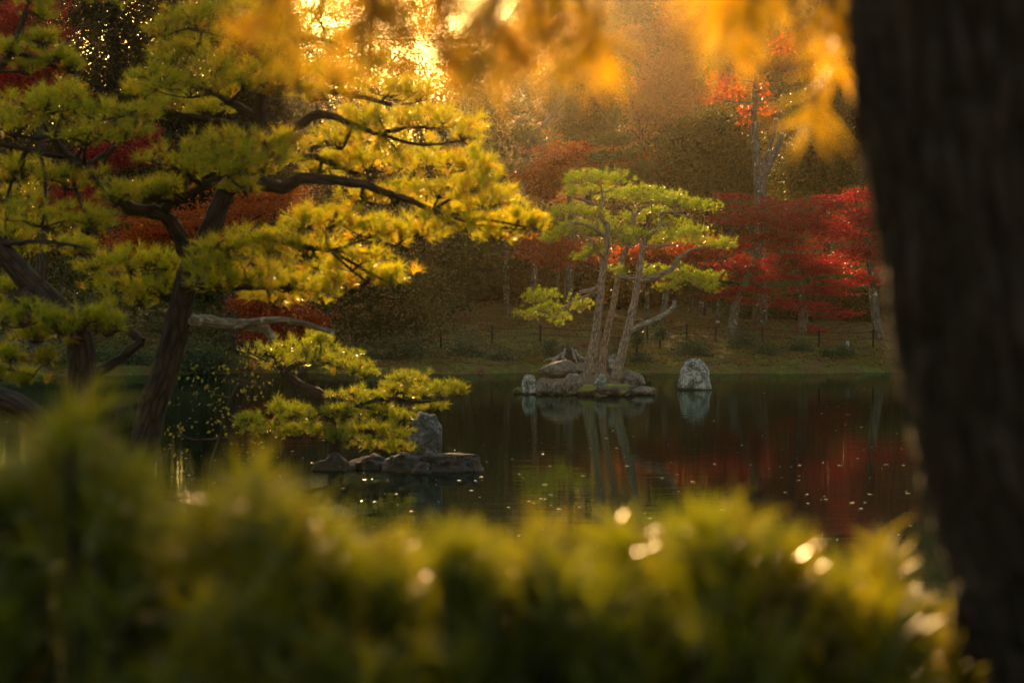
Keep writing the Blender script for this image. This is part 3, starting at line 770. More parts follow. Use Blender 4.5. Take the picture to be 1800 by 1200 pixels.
# ------------------------------------------------------------------ big pine at the left, its neighbour, the low pine
P0 = 16.0
pine('garden_pine', 'large spreading pine on the near bank at left, its right side glowing gold', P0,
     [(232, 900, 0), (262, 740, 0), (296, 630, 0), (318, 545, 0), (332, 480, 0), (365, 415, 0), (392, 350, .05), (418, 290, .1), (448, 225, .1), (460, 165, .1), (476, 90, .15), (500, 10, .2)],
     [.130, .115, .104, .097, .092, .084, .076, .064, .056, .046, .036, .022],
     [dict(path=[(338, 470, -.05), (318, 420, -.15), (288, 378, -.25), (232, 368, -.35), (188, 330, -.45), (150, 295, -.5), (118, 275, -.5), (92, 240, -.55)], r=(.07, .035),
           pads=[(70, 192, 80, 26, -.6), (165, 205, 80, 28, -.5), (25, 225, 60, 24, -.7), (215, 235, 55, 24, -.5), (120, 170, 50, 18, -.3), (150, 245, 60, 20, -.8), (240, 200, 50, 22, -.2)]),
      dict(path=[(118, 275, -.5), (70, 268, -.6), (20, 258, -.6), (-30, 250, -.6)], r=(.03, .015),
           pads=[(30, 305, 70, 24, -.6), (115, 320, 70, 22, -.7), (20, 345, 60, 20, -.4), (75, 385, 110, 28, -.8), (165, 395, 45, 24, -.8), (200, 345, 45, 22, -.9), (10, 410, 60, 22, -.5)]),
      dict(path=[(290, 378, -.25), (300, 352, -.35), (335, 338, -.45), (375, 318, -.55), (395, 305, -.6)], r=(.045, .02),
           pads=[(320, 285, 70, 26, -.6), (400, 255, 80, 28, -.6), (465, 285, 70, 28, -.7), (385, 300, 80, 24, -.8), (260, 340, 50, 18, -.6), (500, 255, 45, 22, -.5), (300, 330, 40, 16, -.5), (430, 330, 40, 14, -.7)]),
      dict(path=[(455, 215, .1), (430, 195, 0), (400, 178, -.1), (385, 170, -.1)], r=(.045, .02),
           pads=[(335, 160, 95, 24, -.1), (270, 135, 55, 20, 0), (425, 145, 70, 26, -.2), (380, 120, 70, 24, .1), (250, 165, 40, 18, .1), (300, 100, 45, 20, .2)]),
      dict(path=[(445, 225, .1), (390, 215, .2), (340, 205, .3), (290, 200, .35)], r=(.035, .012),
           pads=[(300, 185, 55, 18, .4), (370, 195, 50, 16, .4)]),
      dict(path=[(470, 110, .12), (430, 80, .1), (380, 60, .1), (330, 50, .1)], r=(.03, .012),
           pads=[(350, 35, 80, 26, .1), (290, 55, 50, 22, .1), (430, 70, 90, 28, 0), (400, 20, 70, 24, .3), (475, 35, 60, 24, .2), (340, 85, 60, 20, .2)]),
      dict(path=[(500, 10, .2), (480, -80, .2), (440, -160, .2), (400, -240, .2)], r=(.04, .015),
           pads=[(420, -60, 110, 34, .2), (310, -70, 100, 34, 0), (500, -90, 90, 32, .3), (380, -140, 120, 36, .1), (270, -150, 90, 32, .2), (470, -170, 90, 32, .2), (400, -230, 110, 34, .2), (320, -240, 80, 30, 0), (210, -70, 80, 30, .1), (180, 0, 50, 22, .3)]),
      dict(path=[(476, 90, .15), (520, 70, .2), (570, 70, .3), (610, 90, .3)], r=(.03, .012),
           pads=[(540, 60, 70, 26, .3), (600, 85, 60, 24, .3), (560, 20, 70, 26, .3), (640, 115, 50, 20, .4), (500, 100, 50, 20, 0)]),
      dict(path=[(462, 155, .1), (520, 150, 0), (580, 160, -.1), (640, 172, -.1), (690, 185, -.1)], r=(.04, .015),
           pads=[(520, 125, 85, 26, 0), (600, 140, 70, 26, -.1), (680, 158, 80, 22, -.1), (735, 170, 32, 16, -.1), (560, 165, 60, 20, -.2), (480, 145, 50, 20, -.3)]),
      dict(path=[(432, 255, .1), (480, 240, .05), (520, 225, 0), (548, 203, -.05), (580, 203, -.1), (618, 218, -.1), (660, 235, -.1)], r=(.055, .02),
           pads=[(600, 250, 70, 24, -.1), (680, 222, 85, 26, -.1), (765, 212, 80, 26, -.1), (815, 235, 38, 22, -.1), (700, 255, 60, 22, .2), (640, 205, 50, 18, .2)]),
      dict(path=[(412, 300, .1), (470, 285, .2), (540, 275, .2), (590, 290, .2), (640, 310, .15), (700, 318, .1)], r=(.04, .015),
           pads=[(600, 285, 50, 20, .2), (650, 290, 70, 26, .1), (745, 288, 85, 28, .1), (825, 285, 50, 22, .1), (560, 300, 40, 18, .3), (850, 305, 28, 16, .2)]),
      dict(path=[(395, 330, .05), (430, 318, -.05), (470, 322, -.1), (498, 330, -.15), (530, 314, -.2), (575, 315, -.2), (640, 325, -.2), (700, 345, -.2), (760, 370, -.2)], r=(.075, .02),
           pads=[(770, 335, 75, 26, -.2), (850, 352, 65, 26, -.2), (905, 390, 52, 24, -.2), (820, 395, 80, 26, -.3), (735, 405, 55, 24, -.3), (690, 345, 50, 18, 0), (880, 415, 55, 18, -.1), (780, 370, 60, 22, 0), (940, 395, 22, 14, -.2), (640, 345, 45, 16, -.1), (840, 325, 45, 18, .1)]),
      dict(path=[(350, 440, 0), (400, 425, -.3), (440, 412, -.4), (462, 415, -.5), (520, 430, -.6), (580, 440, -.6)], r=(.05, .02),
           pads=[(575, 390, 70, 28, -.5), (650, 402, 70, 28, -.5), (545, 440, 70, 26, -.6), (620, 462, 70, 24, -.6), (690, 490, 38, 20, -.6), (650, 485, 50, 20, -.4), (470, 430, 60, 24, -.6), (530, 395, 40, 20, -.3), (700, 420, 40, 18, -.4)]),
      dict(path=[(325, 500, -.1), (380, 500, -.5), (440, 505, -.7), (500, 505, -.7), (560, 512, -.7)], r=(.035, .012),
           pads=[(400, 440, 70, 26, -.7), (440, 480, 90, 28, -.8), (500, 500, 70, 26, -.8), (560, 518, 50, 18, -.7), (390, 500, 60, 26, -.9), (370, 465, 45, 22, -.8), (475, 525, 50, 16, -.6), (590, 490, 40, 18, -.5)]),
      dict(path=[(322, 530, .1), (280, 520, .3), (230, 505, .4), (180, 490, .5)], r=(.035, .012),
           pads=[(230, 462, 65, 26, .4), (290, 470, 60, 26, .2), (205, 505, 60, 24, .4), (280, 510, 60, 22, .1), (170, 470, 35, 20, .5), (250, 530, 50, 16, .3), (130, 430, 40, 16, .6)]),
      dict(path=[(330, 560, 0), (385, 567, .1), (430, 572, .15), (468, 580, .2), (480, 596, .2)], r=(.06, .035), bark='dead_wood', pads=[]),
      dict(path=[(425, 572, .14), (450, 566, .1), (500, 564, .1), (545, 572, .1), (588, 585, .1)], r=(.035, .018), bark='dead_wood', pads=[]),
      ], nlen=.096, w=.0046, needles=26, dens=.80, depth=.9, twig_r=.007, plate=.25, brown=.025)

pine('garden_pine', 'dark pine leaning off the left edge of the picture, in front of the pond', 15.2,
     [(140, 900, 0), (142, 760, 0), (143, 640, 0), (137, 585, 0), (105, 545, 0), (60, 505, 0), (25, 465, 0), (-10, 430, 0), (-80, 380, 0), (-150, 300, 0)],
     [.12, .11, .105, .10, .095, .09, .085, .08, .06, .04],
     [dict(path=[(60, 505, 0), (20, 520, -.2), (-30, 530, -.3)], r=(.035, .015),
           pads=[(40, 560, 80, 28, -.4), (105, 575, 40, 22, -.5), (190, 575, 34, 30, -.3), (20, 510, 40, 18, .2), (150, 560, 40, 16, -.3), (60, 590, 60, 20, -.2)]),
      dict(path=[(-10, 430, 0), (60, 425, -.2), (120, 430, -.3), (160, 438, -.3)], r=(.022, .008), pads=[(30, 440, 50, 14, .3), (140, 440, 30, 12, 0)]),
      dict(path=[(-80, 640, -.4), (-20, 640, -.4), (20, 650, -.4), (60, 660, -.4)], r=(.025, .01),
           pads=[(18, 628, 26, 16, -.4), (84, 630, 22, 15, -.4), (45, 668, 40, 15, -.4), (-10, 660, 40, 20, -.4)]),
      dict(path=[(-150, 300, 0), (-60, 200, 0), (20, 90, 0), (45, 20, 0)], r=(.04, .02),
           pads=[(75, 25, 25, 20, 0), (50, -10, 50, 30, 0), (75, 70, 28, 18, 0), (20, 90, 50, 18, 0), (100, 100, 36, 14, 0), (45, 120, 30, 16, 0), (120, 118, 22, 12, .1)]),
      dict(path=[(143, 690, 0), (170, 655, .3), (210, 630, .5), (250, 600, .6)], r=(.05, .035), pads=[]),
      dict(path=[(250, 600, .6), (225, 575, .7), (205, 545, .8)], r=(.035, .03), pads=[]),
      ], nlen=.092, w=.0046, needles=26, dens=.85, depth=.9, tint_mu=.4)
pine('leaning_pine', 'dark bare pine stem slanting in low at the left edge', 13.0,
     [(-300, 640, 0), (-80, 680, 0), (20, 705, 0), (75, 745, 0), (140, 830, 0)], [.05, .06, .07, .075, .09], [], base_drop=False)

pine('low_pine', 'low spreading pine over the dark rocks near the upright rock', 26.5,
     [(590, 800, .4), (585, 745, .3), (568, 700, .2), (530, 680, .1), (500, 655, 0), (480, 640, 0)], [.11, .10, .09, .075, .055, .04],
     [dict(path=[(500, 655, 0), (520, 640, 0), (560, 632, 0), (600, 640, 0)], r=(.04, .02),
           pads=[(480, 618, 48, 17, 0), (540, 612, 55, 20, 0), (575, 630, 60, 18, -.2), (620, 650, 40, 16, -.1), (565, 595, 18, 10, 0), (500, 640, 50, 14, .3), (645, 658, 20, 10, 0)]),
      dict(path=[(585, 745, .3), (615, 712, 0), (650, 705, -.1), (690, 700, -.2), (730, 706, -.2), (780, 702, -.2)], r=(.05, .015),
           pads=[(720, 668, 42, 15, -.2), (700, 685, 40, 12, -.2), (770, 685, 50, 13, -.2), (805, 690, 22, 12, -.2), (760, 716, 34, 7, -.1), (745, 690, 40, 12, .1)]),
      dict(path=[(575, 720, .2), (600, 712, 0), (640, 715, -.2), (680, 722, -.2)], r=(.04, .02),
           pads=[(625, 700, 50, 14, -.1), (675, 702, 34, 14, -.1), (660, 725, 50, 14, -.2), (710, 735, 30, 11, -.3), (600, 725, 40, 12, -.3)]),
      dict(path=[(587, 750, .3), (560, 745, 0), (520, 745, -.2), (480, 745, -.2)], r=(.045, .015),
           pads=[(490, 722, 50, 15, -.2), (550, 728, 50, 15, -.3), (470, 755, 45, 16, -.3), (530, 760, 60, 18, -.4), (590, 760, 40, 16, -.4), (440, 740, 24, 14, -.2)]),
      dict(path=[(590, 770, .35), (610, 748, 0), (640, 755, -.3), (690, 765, -.4)], r=(.04, .015),
           pads=[(640, 752, 45, 16, -.4), (690, 760, 40, 18, -.5), (660, 785, 45, 12, -.6), (700, 790, 26, 10, -.5), (610, 775, 36, 14, -.6)])],
     nlen=.105, w=.0062, needles=20, dens=.75, base=.0, twig_r=.009, needle='low_pine_needles', tint_mu=.35, brown=.02)

# slender sapling with yellowing leaves between the pines
sp_y = 20.0
root = leaf_tree('sapling', 'thin sapling with sparse yellow green leaves left of the low pine', sp_y,
     [(365, 830, 0), (385, 770, 0), (405, 700, 0), (430, 640, 0), (440, 600, 0)], [.014, .012, .010, .007, .004],
     [(350, 640, 40, 30), (400, 660, 40, 40), (440, 620, 40, 26), (330, 690, 36, 40), (470, 680, 36, 36), (380, 740, 50, 40), (440, 770, 40, 40), (310, 760, 24, 50), (490, 640, 30, 24)],
     'sapling_leaves', 900, .045, bark='dark_bark', sig=.10, layer=.9, limb_r=.011, base=.4, limbs=16, per=14, depth=.6, nm=.3)

# ------------------------------------------------------------------ background trees
GM = 'red maples on the far bank'
leaf_tree('maple_tree', 'red maple nearest the islet pines, its trunk leaning by the fence', 73.5,
     [(1282, 607, 0), (1288, 570, 0), (1295, 530, 0), (1312, 490, 0), (1330, 450, 0)], [.20, .17, .15, .12, .09],
     [(1320, 378, 62, 24), (1296, 350, 26, 12), (1350, 352, 20, 10), (1280, 430, 30, 30), (1345, 420, 60, 24), (1300, 470, 45, 24), (1310, 510, 40, 18), (1270, 515, 26, 16)],
     'maple_red', 7500, .11, flat=2.0, layer=.11, group=GM, sig=.40, nm=1.3, per=75, surf=.5, limb_r=.07, limbs=10, jag=.25)
leaf_tree('maple_tree', 'broad crimson maple in the middle of the far right bank', 74.5,
     [(1408, 612, 0), (1412, 575, 0), (1410, 530, 0), (1400, 480, 0), (1390, 430, 0), (1400, 390, 0)], [.22, .19, .16, .14, .11, .08],
     [(1405, 364, 40, 18), (1450, 345, 30, 14), (1390, 395, 60, 24), (1450, 400, 55, 28), (1390, 450, 75, 24), (1450, 470, 60, 24), (1360, 485, 55, 18), (1430, 510, 60, 20), (1470, 550, 38, 18), (1400, 535, 50, 18), (1425, 585, 26, 16)],
     'maple_crimson', 11000, .11, flat=2.0, layer=.11, group=GM, sig=.40, nm=1.3, per=75, surf=.5, limb_r=.07, limbs=10, jag=.25)
leaf_tree('maple_tree', 'dark red maple at the far right, half behind the near trunk', 73.0,
     [(1548, 612, 0), (1540, 560, 0), (1534, 500, 0), (1525, 440, 0), (1515, 390, 0)], [.20, .17, .15, .12, .08],
     [(1500, 340, 26, 14), (1475, 362, 34, 16), (1505, 385, 50, 30), (1530, 430, 45, 36), (1495, 440, 45, 24), (1545, 350, 40, 30), (1570, 400, 50, 50), (1530, 490, 40, 24), (1590, 470, 50, 40)],
     'maple_crimson', 9000, .11, flat=2.0, layer=.11, group=GM, sig=.40, nm=1.3, per=75, surf=.5, limb_r=.07, limbs=10, jag=.25)
leaf_tree('maple_tree', 'orange maple above the crown of the islet pines, in the haze', 84,
     [(1000, 590, 0), (1000, 500, 0), (1005, 400, 0), (1000, 330, 0)], [.22, .2, .15, .08],
     [(1000, 280, 50, 26), (970, 310, 40, 30), (1035, 290, 40, 24), (950, 330, 22, 20), (1080, 310, 40, 18), (1120, 285, 40, 12), (1140, 300, 40, 14)],
     'maple_orange', 11000, .12, flat=1.5, layer=.2, group='orange maples', sig=.45, tint_mu=.7, per=60, jag=.35)
leaf_tree('maple_tree', 'rust red maple foliage behind the limbs of the islet pines', 79,
     [(1165, 600, 0), (1168, 540, 0), (1175, 480, 0)], [.16, .14, .09],
     [(1190, 455, 60, 22), (1120, 450, 40, 18), (1230, 440, 40, 26), (1160, 480, 40, 16), (990, 450, 60, 22), (960, 435, 40, 24)],
     'maple_orange', 4500, .11, flat=.6, layer=.3, group='orange maples', sig=.45, tint_mu=.3)
leaf_tree('maple_tree', 'orange red maple behind the trunk of the large garden pine', 68,
     [(420, 640, 0), (410, 560, 0), (390, 480, 0), (370, 420, 0)], [.22, .2, .16, .1],
     [(440, 355, 80, 34), (340, 395, 90, 36), (250, 400, 60, 36), (480, 345, 45, 26), (230, 430, 45, 24), (400, 420, 70, 28), (510, 340, 28, 20)],
     'maple_orange', 11000, .11, flat=2.0, layer=.13, group='maples at the left', bark='dark_bark', sig=.45, tint_mu=.75, per=80, nm=1.3)
leaf_tree('maple_tree', 'low rusty maple over the water below the limbs of the large pine', 64.5,
     [(530, 650, 0), (520, 610, 0), (500, 560, 0)], [.12, .10, .06],
     [(500, 560, 50, 26), (460, 535, 40, 20), (535, 570, 28, 18), (480, 590, 40, 14)],
     'maple_orange', 3800, .10, flat=.6, layer=.3, group='maples at the left', bark='dark_bark', sig=.4, tint_mu=.3, base=.1)
leaf_tree('maple_tree', 'red maple showing behind the upper left pine boughs', 66,
     [(60, 640, 0), (70, 500, 0), (80, 350, 0), (70, 200, 0)], [.24, .2, .16, .1],
     [(20, 55, 40, 40), (20, 140, 50, 30), (90, 60, 30, 12), (100, 150, 30, 10), (80, 105, 30, 14), (90, 125, 24, 14), (215, 265, 55, 26), (250, 240, 26, 16), (170, 280, 40, 20), (130, 350, 60, 30), (60, 20, 40, 20)],
     'maple_red', 8000, .10, flat=.6, layer=.35, group='maples at the left', bark='dark_bark', sig=.4, tint_mu=.6)

GE = 'evergreens along the far bank'


def evergreen(label, Y, base_px, base_py, top, blobs, mat='evergreen_dark', n=7000, size=.13, r=.22, layer=.7, **kw):
    bx = base_px
    return leaf_tree(kw.pop('name', 'evergreen_tree'), label, Y, [(bx, base_py, 0), (bx + rng.normal(0, 6), (base_py * 2 + top) / 3, 0), (bx + rng.normal(0, 8), (base_py + top * 2) / 3, 0), (bx, top, 0)],
                     [r, r * .8, r * .6, r * .25], blobs, mat, n, size, bark=kw.pop('bark', 'dark_bark'), layer=layer, group=kw.pop('group', GE), per=kw.pop('per', 170), surf=kw.pop('surf', .36), jag=kw.pop('jag', .26), **kw)


# tall trees at the upper left: the sky glitters through them
evergreen('tall brown grey tree glittering with sky behind the pine, upper left', 76, 205, 610, -260,
          [(190, 40, 130, 90), (250, 150, 110, 70), (130, 170, 110, 80), (200, -90, 130, 100), (170, -230, 100, 90), (290, 40, 80, 80), (200, 280, 140, 80), (280, 260, 80, 60)], 'evergreen_brown', 17000, .15, r=.34, sig=.7)
evergreen('tall dark tree at the far left edge behind the red maple', 80, 20, 610, -300,
          [(20, 0, 130, 110), (10, 150, 120, 90), (60, -150, 110, 100), (40, 300, 130, 90), (40, -290, 80, 70)], 'evergreen_brown', 13000, .15, r=.34, sig=.7)
evergreen('tall dark tree right behind the top of the large garden pine', 78, 430, 610, -480,
          [(400, 60, 110, 90), (430, 180, 120, 80), (410, -90, 110, 100), (440, -210, 90, 80), (460, -330, 80, 80), (450, -430, 70, 70), (400, 300, 130, 70), (350, 230, 90, 70), (330, 330, 90, 60)], 'evergreen_brown', 30000, .15, r=.32, sig=.7, surf=.45)
evergreen('slender tall tree added to shade the large pine from behind, left of the bright gap', 84, 482, 610, -440,
          [(480, -60, 45, 60), (486, -150, 50, 65), (482, -250, 50, 65), (478, -350, 45, 60), (484, 60, 40, 60), (480, 160, 50, 60)], 'evergreen_brown', 16000, .15, r=.25, sig=.6, surf=.5)  # crown mostly above the view, added to keep sun off the pine's left boughs
evergreen('dark broad tree behind the lower boughs of the large pine', 86, 560, 600, 90,
          [(560, 200, 110, 80), (600, 310, 120, 80), (510, 320, 90, 80), (560, 420, 130, 70), (640, 430, 90, 60), (560, 120, 70, 50)], 'evergreen_brown', 12000, .15, r=.3, sig=.6)
evergreen('dim slender tree behind the fork of the large pine', 88, 362, 600, 200,
          [(365, 240, 60, 55), (355, 330, 65, 55), (370, 420, 65, 55), (358, 500, 70, 50), (365, 560, 70, 36)], 'evergreen_brown', 9000, .15, r=.2, sig=.55, surf=.5)
evergreen('dark low tree overhanging the water left of the bank', 69, 610, 640, 430,
          [(600, 480, 90, 50), (680, 500, 80, 50), (560, 560, 80, 45), (650, 570, 80, 45), (740, 540, 60, 50)], 'evergreen_dark', 9000, .11, r=.15, sig=.45)
evergreen('dim tree filling the shade between the large pine and the bank', 80, 745, 600, 350,
          [(740, 450, 90, 60), (790, 500, 80, 50), (720, 380, 80, 50), (830, 460, 60, 50), (700, 480, 60, 60)], 'evergreen_dark', 8000, .13, r=.18, sig=.5)
for k, (px, top, wd, lab) in enumerate([(-60, -160, 100, 'tall back row tree beyond the left edge'), (70, -140, 100, 'tall back row tree behind the red maple at left'), (170, -110, 90, 'back row tree left of the glittering brown tree'),
        (290, -120, 100, 'back row tree between the glittering tree and the large pine'), (420, -60, 90, 'back row tree behind the trunk of the large pine'), (530, 130, 75, 'back row tree left of the bright gap of sky'),
        (650, 165, 80, 'back row tree under the bright gap of sky'), (750, 150, 70, 'back row tree right of the bright gap of sky'), (830, 110, 60, 'hazy back row tree left of the slanting pale stem')]):
    hh = 600 - top
    evergreen(lab, 108 + 4 * (k % 3), px, 580, top, [(px + rng.normal(0, 20), top + hh * f, wd * g_, hh * .16) for f, g_ in ((.05, .5), (.2, .85), (.38, 1.0), (.56, 1.1), (.74, 1.1), (.88, 1.1), (.98, 1.2))], 'evergreen_brown', 11000, .24, r=.3, sig=.9, group='back row trees', surf=.5, per=70)
GF = 'hazy pines behind the islet'
pine('background_pine', 'tall hazy pine right of the gold boughs, at the upper middle', 98,
     [(850, 600, 0), (852, 450, 0), (848, 300, 0), (850, 180, 0)], [.25, .22, .16, .06],
     [dict(path=[(850, 300, 0), (870, 260, 0)], r=(.08, .04), pads=[(850, 200, 60, 40, 0), (820, 250, 60, 40, 1), (880, 260, 60, 40, 0), (850, 310, 70, 40, 1), (810, 340, 60, 40, 0)]),
      dict(path=[(850, 400, 0), (880, 380, 0)], r=(.08, .04), pads=[(890, 340, 60, 40, 0), (850, 390, 80, 40, 0), (900, 400, 60, 40, 0), (800, 420, 60, 40, 0), (860, 450, 80, 30, 0), (930, 430, 50, 30, 0)])],
     needle='far_pine_needles', bark='dark_bark', nlen=.30, w=.035, needles=12, dens=.9, group=GF, twig_r=.03, tint_mu=.3)
pine('background_pine', 'hazy pine with a pale slanting stem behind the islet crown', 96,
     [(905, 600, 0), (915, 420, 0), (930, 260, 0), (960, 215, 0), (985, 180, 0), (1000, 140, 0)], [.22, .18, .13, .11, .09, .04],
     [dict(path=[(960, 215, 0), (950, 170, 0)], r=(.06, .03), pads=[(950, 160, 50, 26, 0), (990, 190, 40, 26, .5), (920, 200, 50, 30, .5), (900, 150, 40, 30, 1)]),
      dict(path=[(930, 270, 0), (900, 250, 0)], r=(.06, .03), pads=[(910, 250, 50, 30, 0), (960, 250, 40, 26, 0), (930, 300, 50, 26, 0), (900, 320, 50, 26, .5)])],
     needle='far_pine_needles', bark='dead_wood', nlen=.30, w=.035, needles=12, dens=.9, group=GF, twig_r=.03, tint_mu=.3)
evergreen('dark round evergreen left of the hazy hillside', 99, 1030, 600, 130,
          [(1035, 150, 42, 40), (1055, 130, 32, 30), (1020, 200, 50, 40), (1040, 230, 45, 34), (990, 150, 40, 30), (1050, 180, 36, 30)], 'evergreen_dark', 9000, .16, r=.25, sig=.5)
pine('young_pine', 'young upright pine standing above the islet crown', 82,
     [(1078, 560, 0), (1078, 420, 0), (1078, 300, 0), (1078, 215, 0)], [.06, .05, .035, .015],
     [dict(path=[(1078, 300, 0), (1078, 225, 0)], r=(.03, .015), pads=[(1078, 215, 9, 16, 0), (1064, 250, 18, 12, 0), (1094, 248, 18, 12, 0), (1056, 280, 24, 12, 0), (1100, 278, 26, 12, 0), (1078, 310, 50, 16, 0), (1130, 300, 30, 14, 0), (1120, 320, 40, 14, 0)])],
     needle='far_pine_needles', bark='dark_bark', nlen=.24, w=.03, needles=18, dens=2.0, twig_r=.02, tint_mu=.8)
evergreen('olive evergreen left of the lopped tree', 83, 1235, 600, 230,
          [(1230, 250, 60, 40), (1270, 225, 45, 30), (1190, 290, 55, 40), (1260, 300, 70, 40), (1210, 330, 60, 30), (1300, 270, 40, 40), (1300, 330, 50, 30)], 'evergreen_dark', 13000, .13, r=.2, sig=.45, tint_mu=.6)
evergreen('tall olive tree right of the lopped tree, beside the near trunk', 88, 1450, 600, 130,
          [(1440, 190, 60, 50), (1480, 140, 50, 50), (1410, 260, 50, 40), (1470, 260, 60, 50), (1510, 200, 50, 60), (1430, 310, 70, 40), (1500, 320, 60, 40), (1390, 320, 40, 34)], 'evergreen_dark', 13000, .14, r=.22, sig=.5, tint_mu=.6)
evergreen('shaded evergreen under the right maples', 81, 1500, 600, 470,
          [(1480, 520, 80, 50), (1560, 520, 70, 60), (1400, 540, 80, 40), (1530, 570, 60, 36), (1330, 545, 70, 36)], 'evergreen_dark', 8000, .12, r=.14, sig=.4)
evergreen('dim thicket tree behind the islet trunks', 88, 1100, 590, 420,
          [(1080, 470, 90, 40), (1180, 510, 80, 40), (990, 480, 90, 40), (1100, 530, 100, 30), (920, 470, 60, 40), (1260, 520, 60, 40)], 'evergreen_brown', 9000, .14, r=.15, sig=.5)
evergreen('dim tree in the shade above the mossy slope', 90, 900, 580, 430,
          [(880, 480, 70, 40), (830, 520, 60, 30), (950, 520, 70, 30), (900, 430, 80, 40), (760, 540, 60, 36)], 'evergreen_brown', 8000, .14, r=.15, sig=.5)

evergreen('dense tree added to shade the right maples, hidden behind the olive evergreen, above the islet', 97, 1215, 590, 280,
          [(1215, 320, 60, 45), (1170, 380, 60, 45), (1260, 370, 60, 45), (1215, 420, 80, 45), (1300, 400, 50, 45), (1150, 440, 60, 40), (1270, 450, 70, 40)], 'evergreen_brown', 11000, .16, r=.2, sig=.5, surf=.5)  # added out of sight to keep sun off the lower right maples
# thin trunks seen in the shade behind the fence
for k, (px, top, Y, w_, lean, lab) in enumerate([(893, 400, 82, 12, -6, 'pale lichened trunk in the shade left of the islet pines'), (937, 395, 84, 13, 4, 'straight dark trunk in the shade just left of the islet pines'),
        (1137, 470, 80, 9, 3, 'thin pale trunk between the islet pines and the fence'), (1231, 450, 82, 10, 5, 'thin trunk behind the fence right of the islet'),
        (1212, 470, 84, 8, 12, 'slanting thin trunk behind the fence'), (1262, 500, 77, 8, 2, 'slim trunk left of the leaning red maple'), (980, 430, 86, 10, 0, 'dim trunk directly behind the islet pine foliage')]):
    Pb = W(px, 560, Y); Pb[2] = gz(Pb[0], Y)
    leaf_tree('slim_tree', lab, Y, [(px, 565, 0), (px + lean * .5, 500, 0), (px + lean, top, 0)], [w_ * .5 * Y / FP, w_ * .42 * Y / FP, w_ * .3 * Y / FP],
              [(px + lean, top - 10, 50, 24), (px + lean - 30, top + 10, 30, 18)], 'evergreen_brown', 1500, .13, bark='grey_bark', group='slim trunks behind the fence', sig=.5)

leaf_mat('gold_leaves', [(0, (.20, .11, .012)), (.5, (.34, .20, .016)), (1, (.45, .28, .02))], tr_gain=(2.0, 1.7, .8), tr=.6, rough=.5, spec=.3)
leaf_tree('glow_tree', 'golden leaved tree added for the gold glow before the sun, behind the top of the large pine', 102,  # tree added to fill the bright sky gap with a gold glow
     [(640, 590, 0), (645, 400, 0), (640, 200, 0), (650, 90, 0), (655, 0, 0)], [.26, .22, .17, .10, .04],
     [(600, 70, 60, 34), (690, 60, 60, 34), (650, 10, 70, 34), (560, 20, 50, 30), (740, 20, 60, 34), (640, -60, 80, 40), (600, 130, 60, 30), (710, 120, 60, 30), (790, 70, 40, 26), (540, 90, 40, 26)],
     'gold_leaves', 8500, .17, bark='dark_bark', flat=.5, layer=.3, sig=.6, per=50, jag=.3, nm=1.25)
# lopped tree with a few orange leaves
Y = 78
lt = leaf_tree('lopped_tree', 'lopped grey trunk with cut limbs and sparse orange leaves', Y,
     [(1336, 420, 0), (1337, 345, 0), (1332, 300, 0), (1326, 240, 0), (1325, 180, 0), (1329, 130, 0), (1322, 98, 0)], [.26, .24, .20, .13, .11, .09, .04],
     [(1262, 140, 24, 9), (1285, 158, 30, 9), (1255, 172, 18, 5), (1310, 122, 12, 8), (1308, 195, 16, 9), (1345, 195, 14, 10), (1342, 160, 9, 14), (1310, 218, 14, 6), (1375, 85, 18, 10), (1385, 65, 10, 8)],
     'maple_orange', 1500, .11, bark='grey_bark', group=None, sig=.25, layer=.6, limb_r=.035, nm=.8)
cut = []
for pts_, r0, r1 in [([(1338, 305, 0), (1346, 280, 0), (1362, 225, 0), (1363, 198, 0)], .12, .085), ([(1340, 312, 0), (1355, 285, 0), (1370, 250, 0), (1377, 218, 0)], .15, .11)]:
    P = [W(a, b_, Y + c) for a, b_, c in pts_]
    part('cut_limb', tube(P, np.linspace(r0, r1, 4), 10, step=.15, rough=.07), 'grey_bark', lt, smooth=True)

# bare twiggy tree
def bare(px, py, top, Y, seed):
    r2 = np.random.default_rng(seed); gs = []

    def grow(p, d, L, r, k):
        q = p + d * L; m_ = (p + q) / 2 + r2.normal(0, .06, 3) * L
        gs.append(tube([p, m_, q], [r, r * .8, r * .6], 5, step=.4, rough=0, cap=False))
        if k:
            for _ in range(3 if k > 2 else 3):
                grow(q, unit(d + r2.normal(0, .5, 3) + np.array((0, 0, .15))), L * .68, r * .58, k - 1)
    b_ = W(px, py, Y); b_[2] = gz(b_[0], Y)
    t = W(px, top, Y)
    root = thing('bare_tree', 'leafless twiggy tree in the haze above the islet pines', 'tree', b_)
    part('trunk', tube([b_, (b_ + t) / 2, t], [.14, .11, .08], 8, rough=.05), 'dark_bark', root, smooth=True)
    for a in (-.5, .1, .6):
        grow(t, unit(np.array((a, .1, .9))), 1.3, .05, 5)
    part('twigs', join(gs), 'dark_bark', root)


bare(1140, 560, 330, 90, 3)

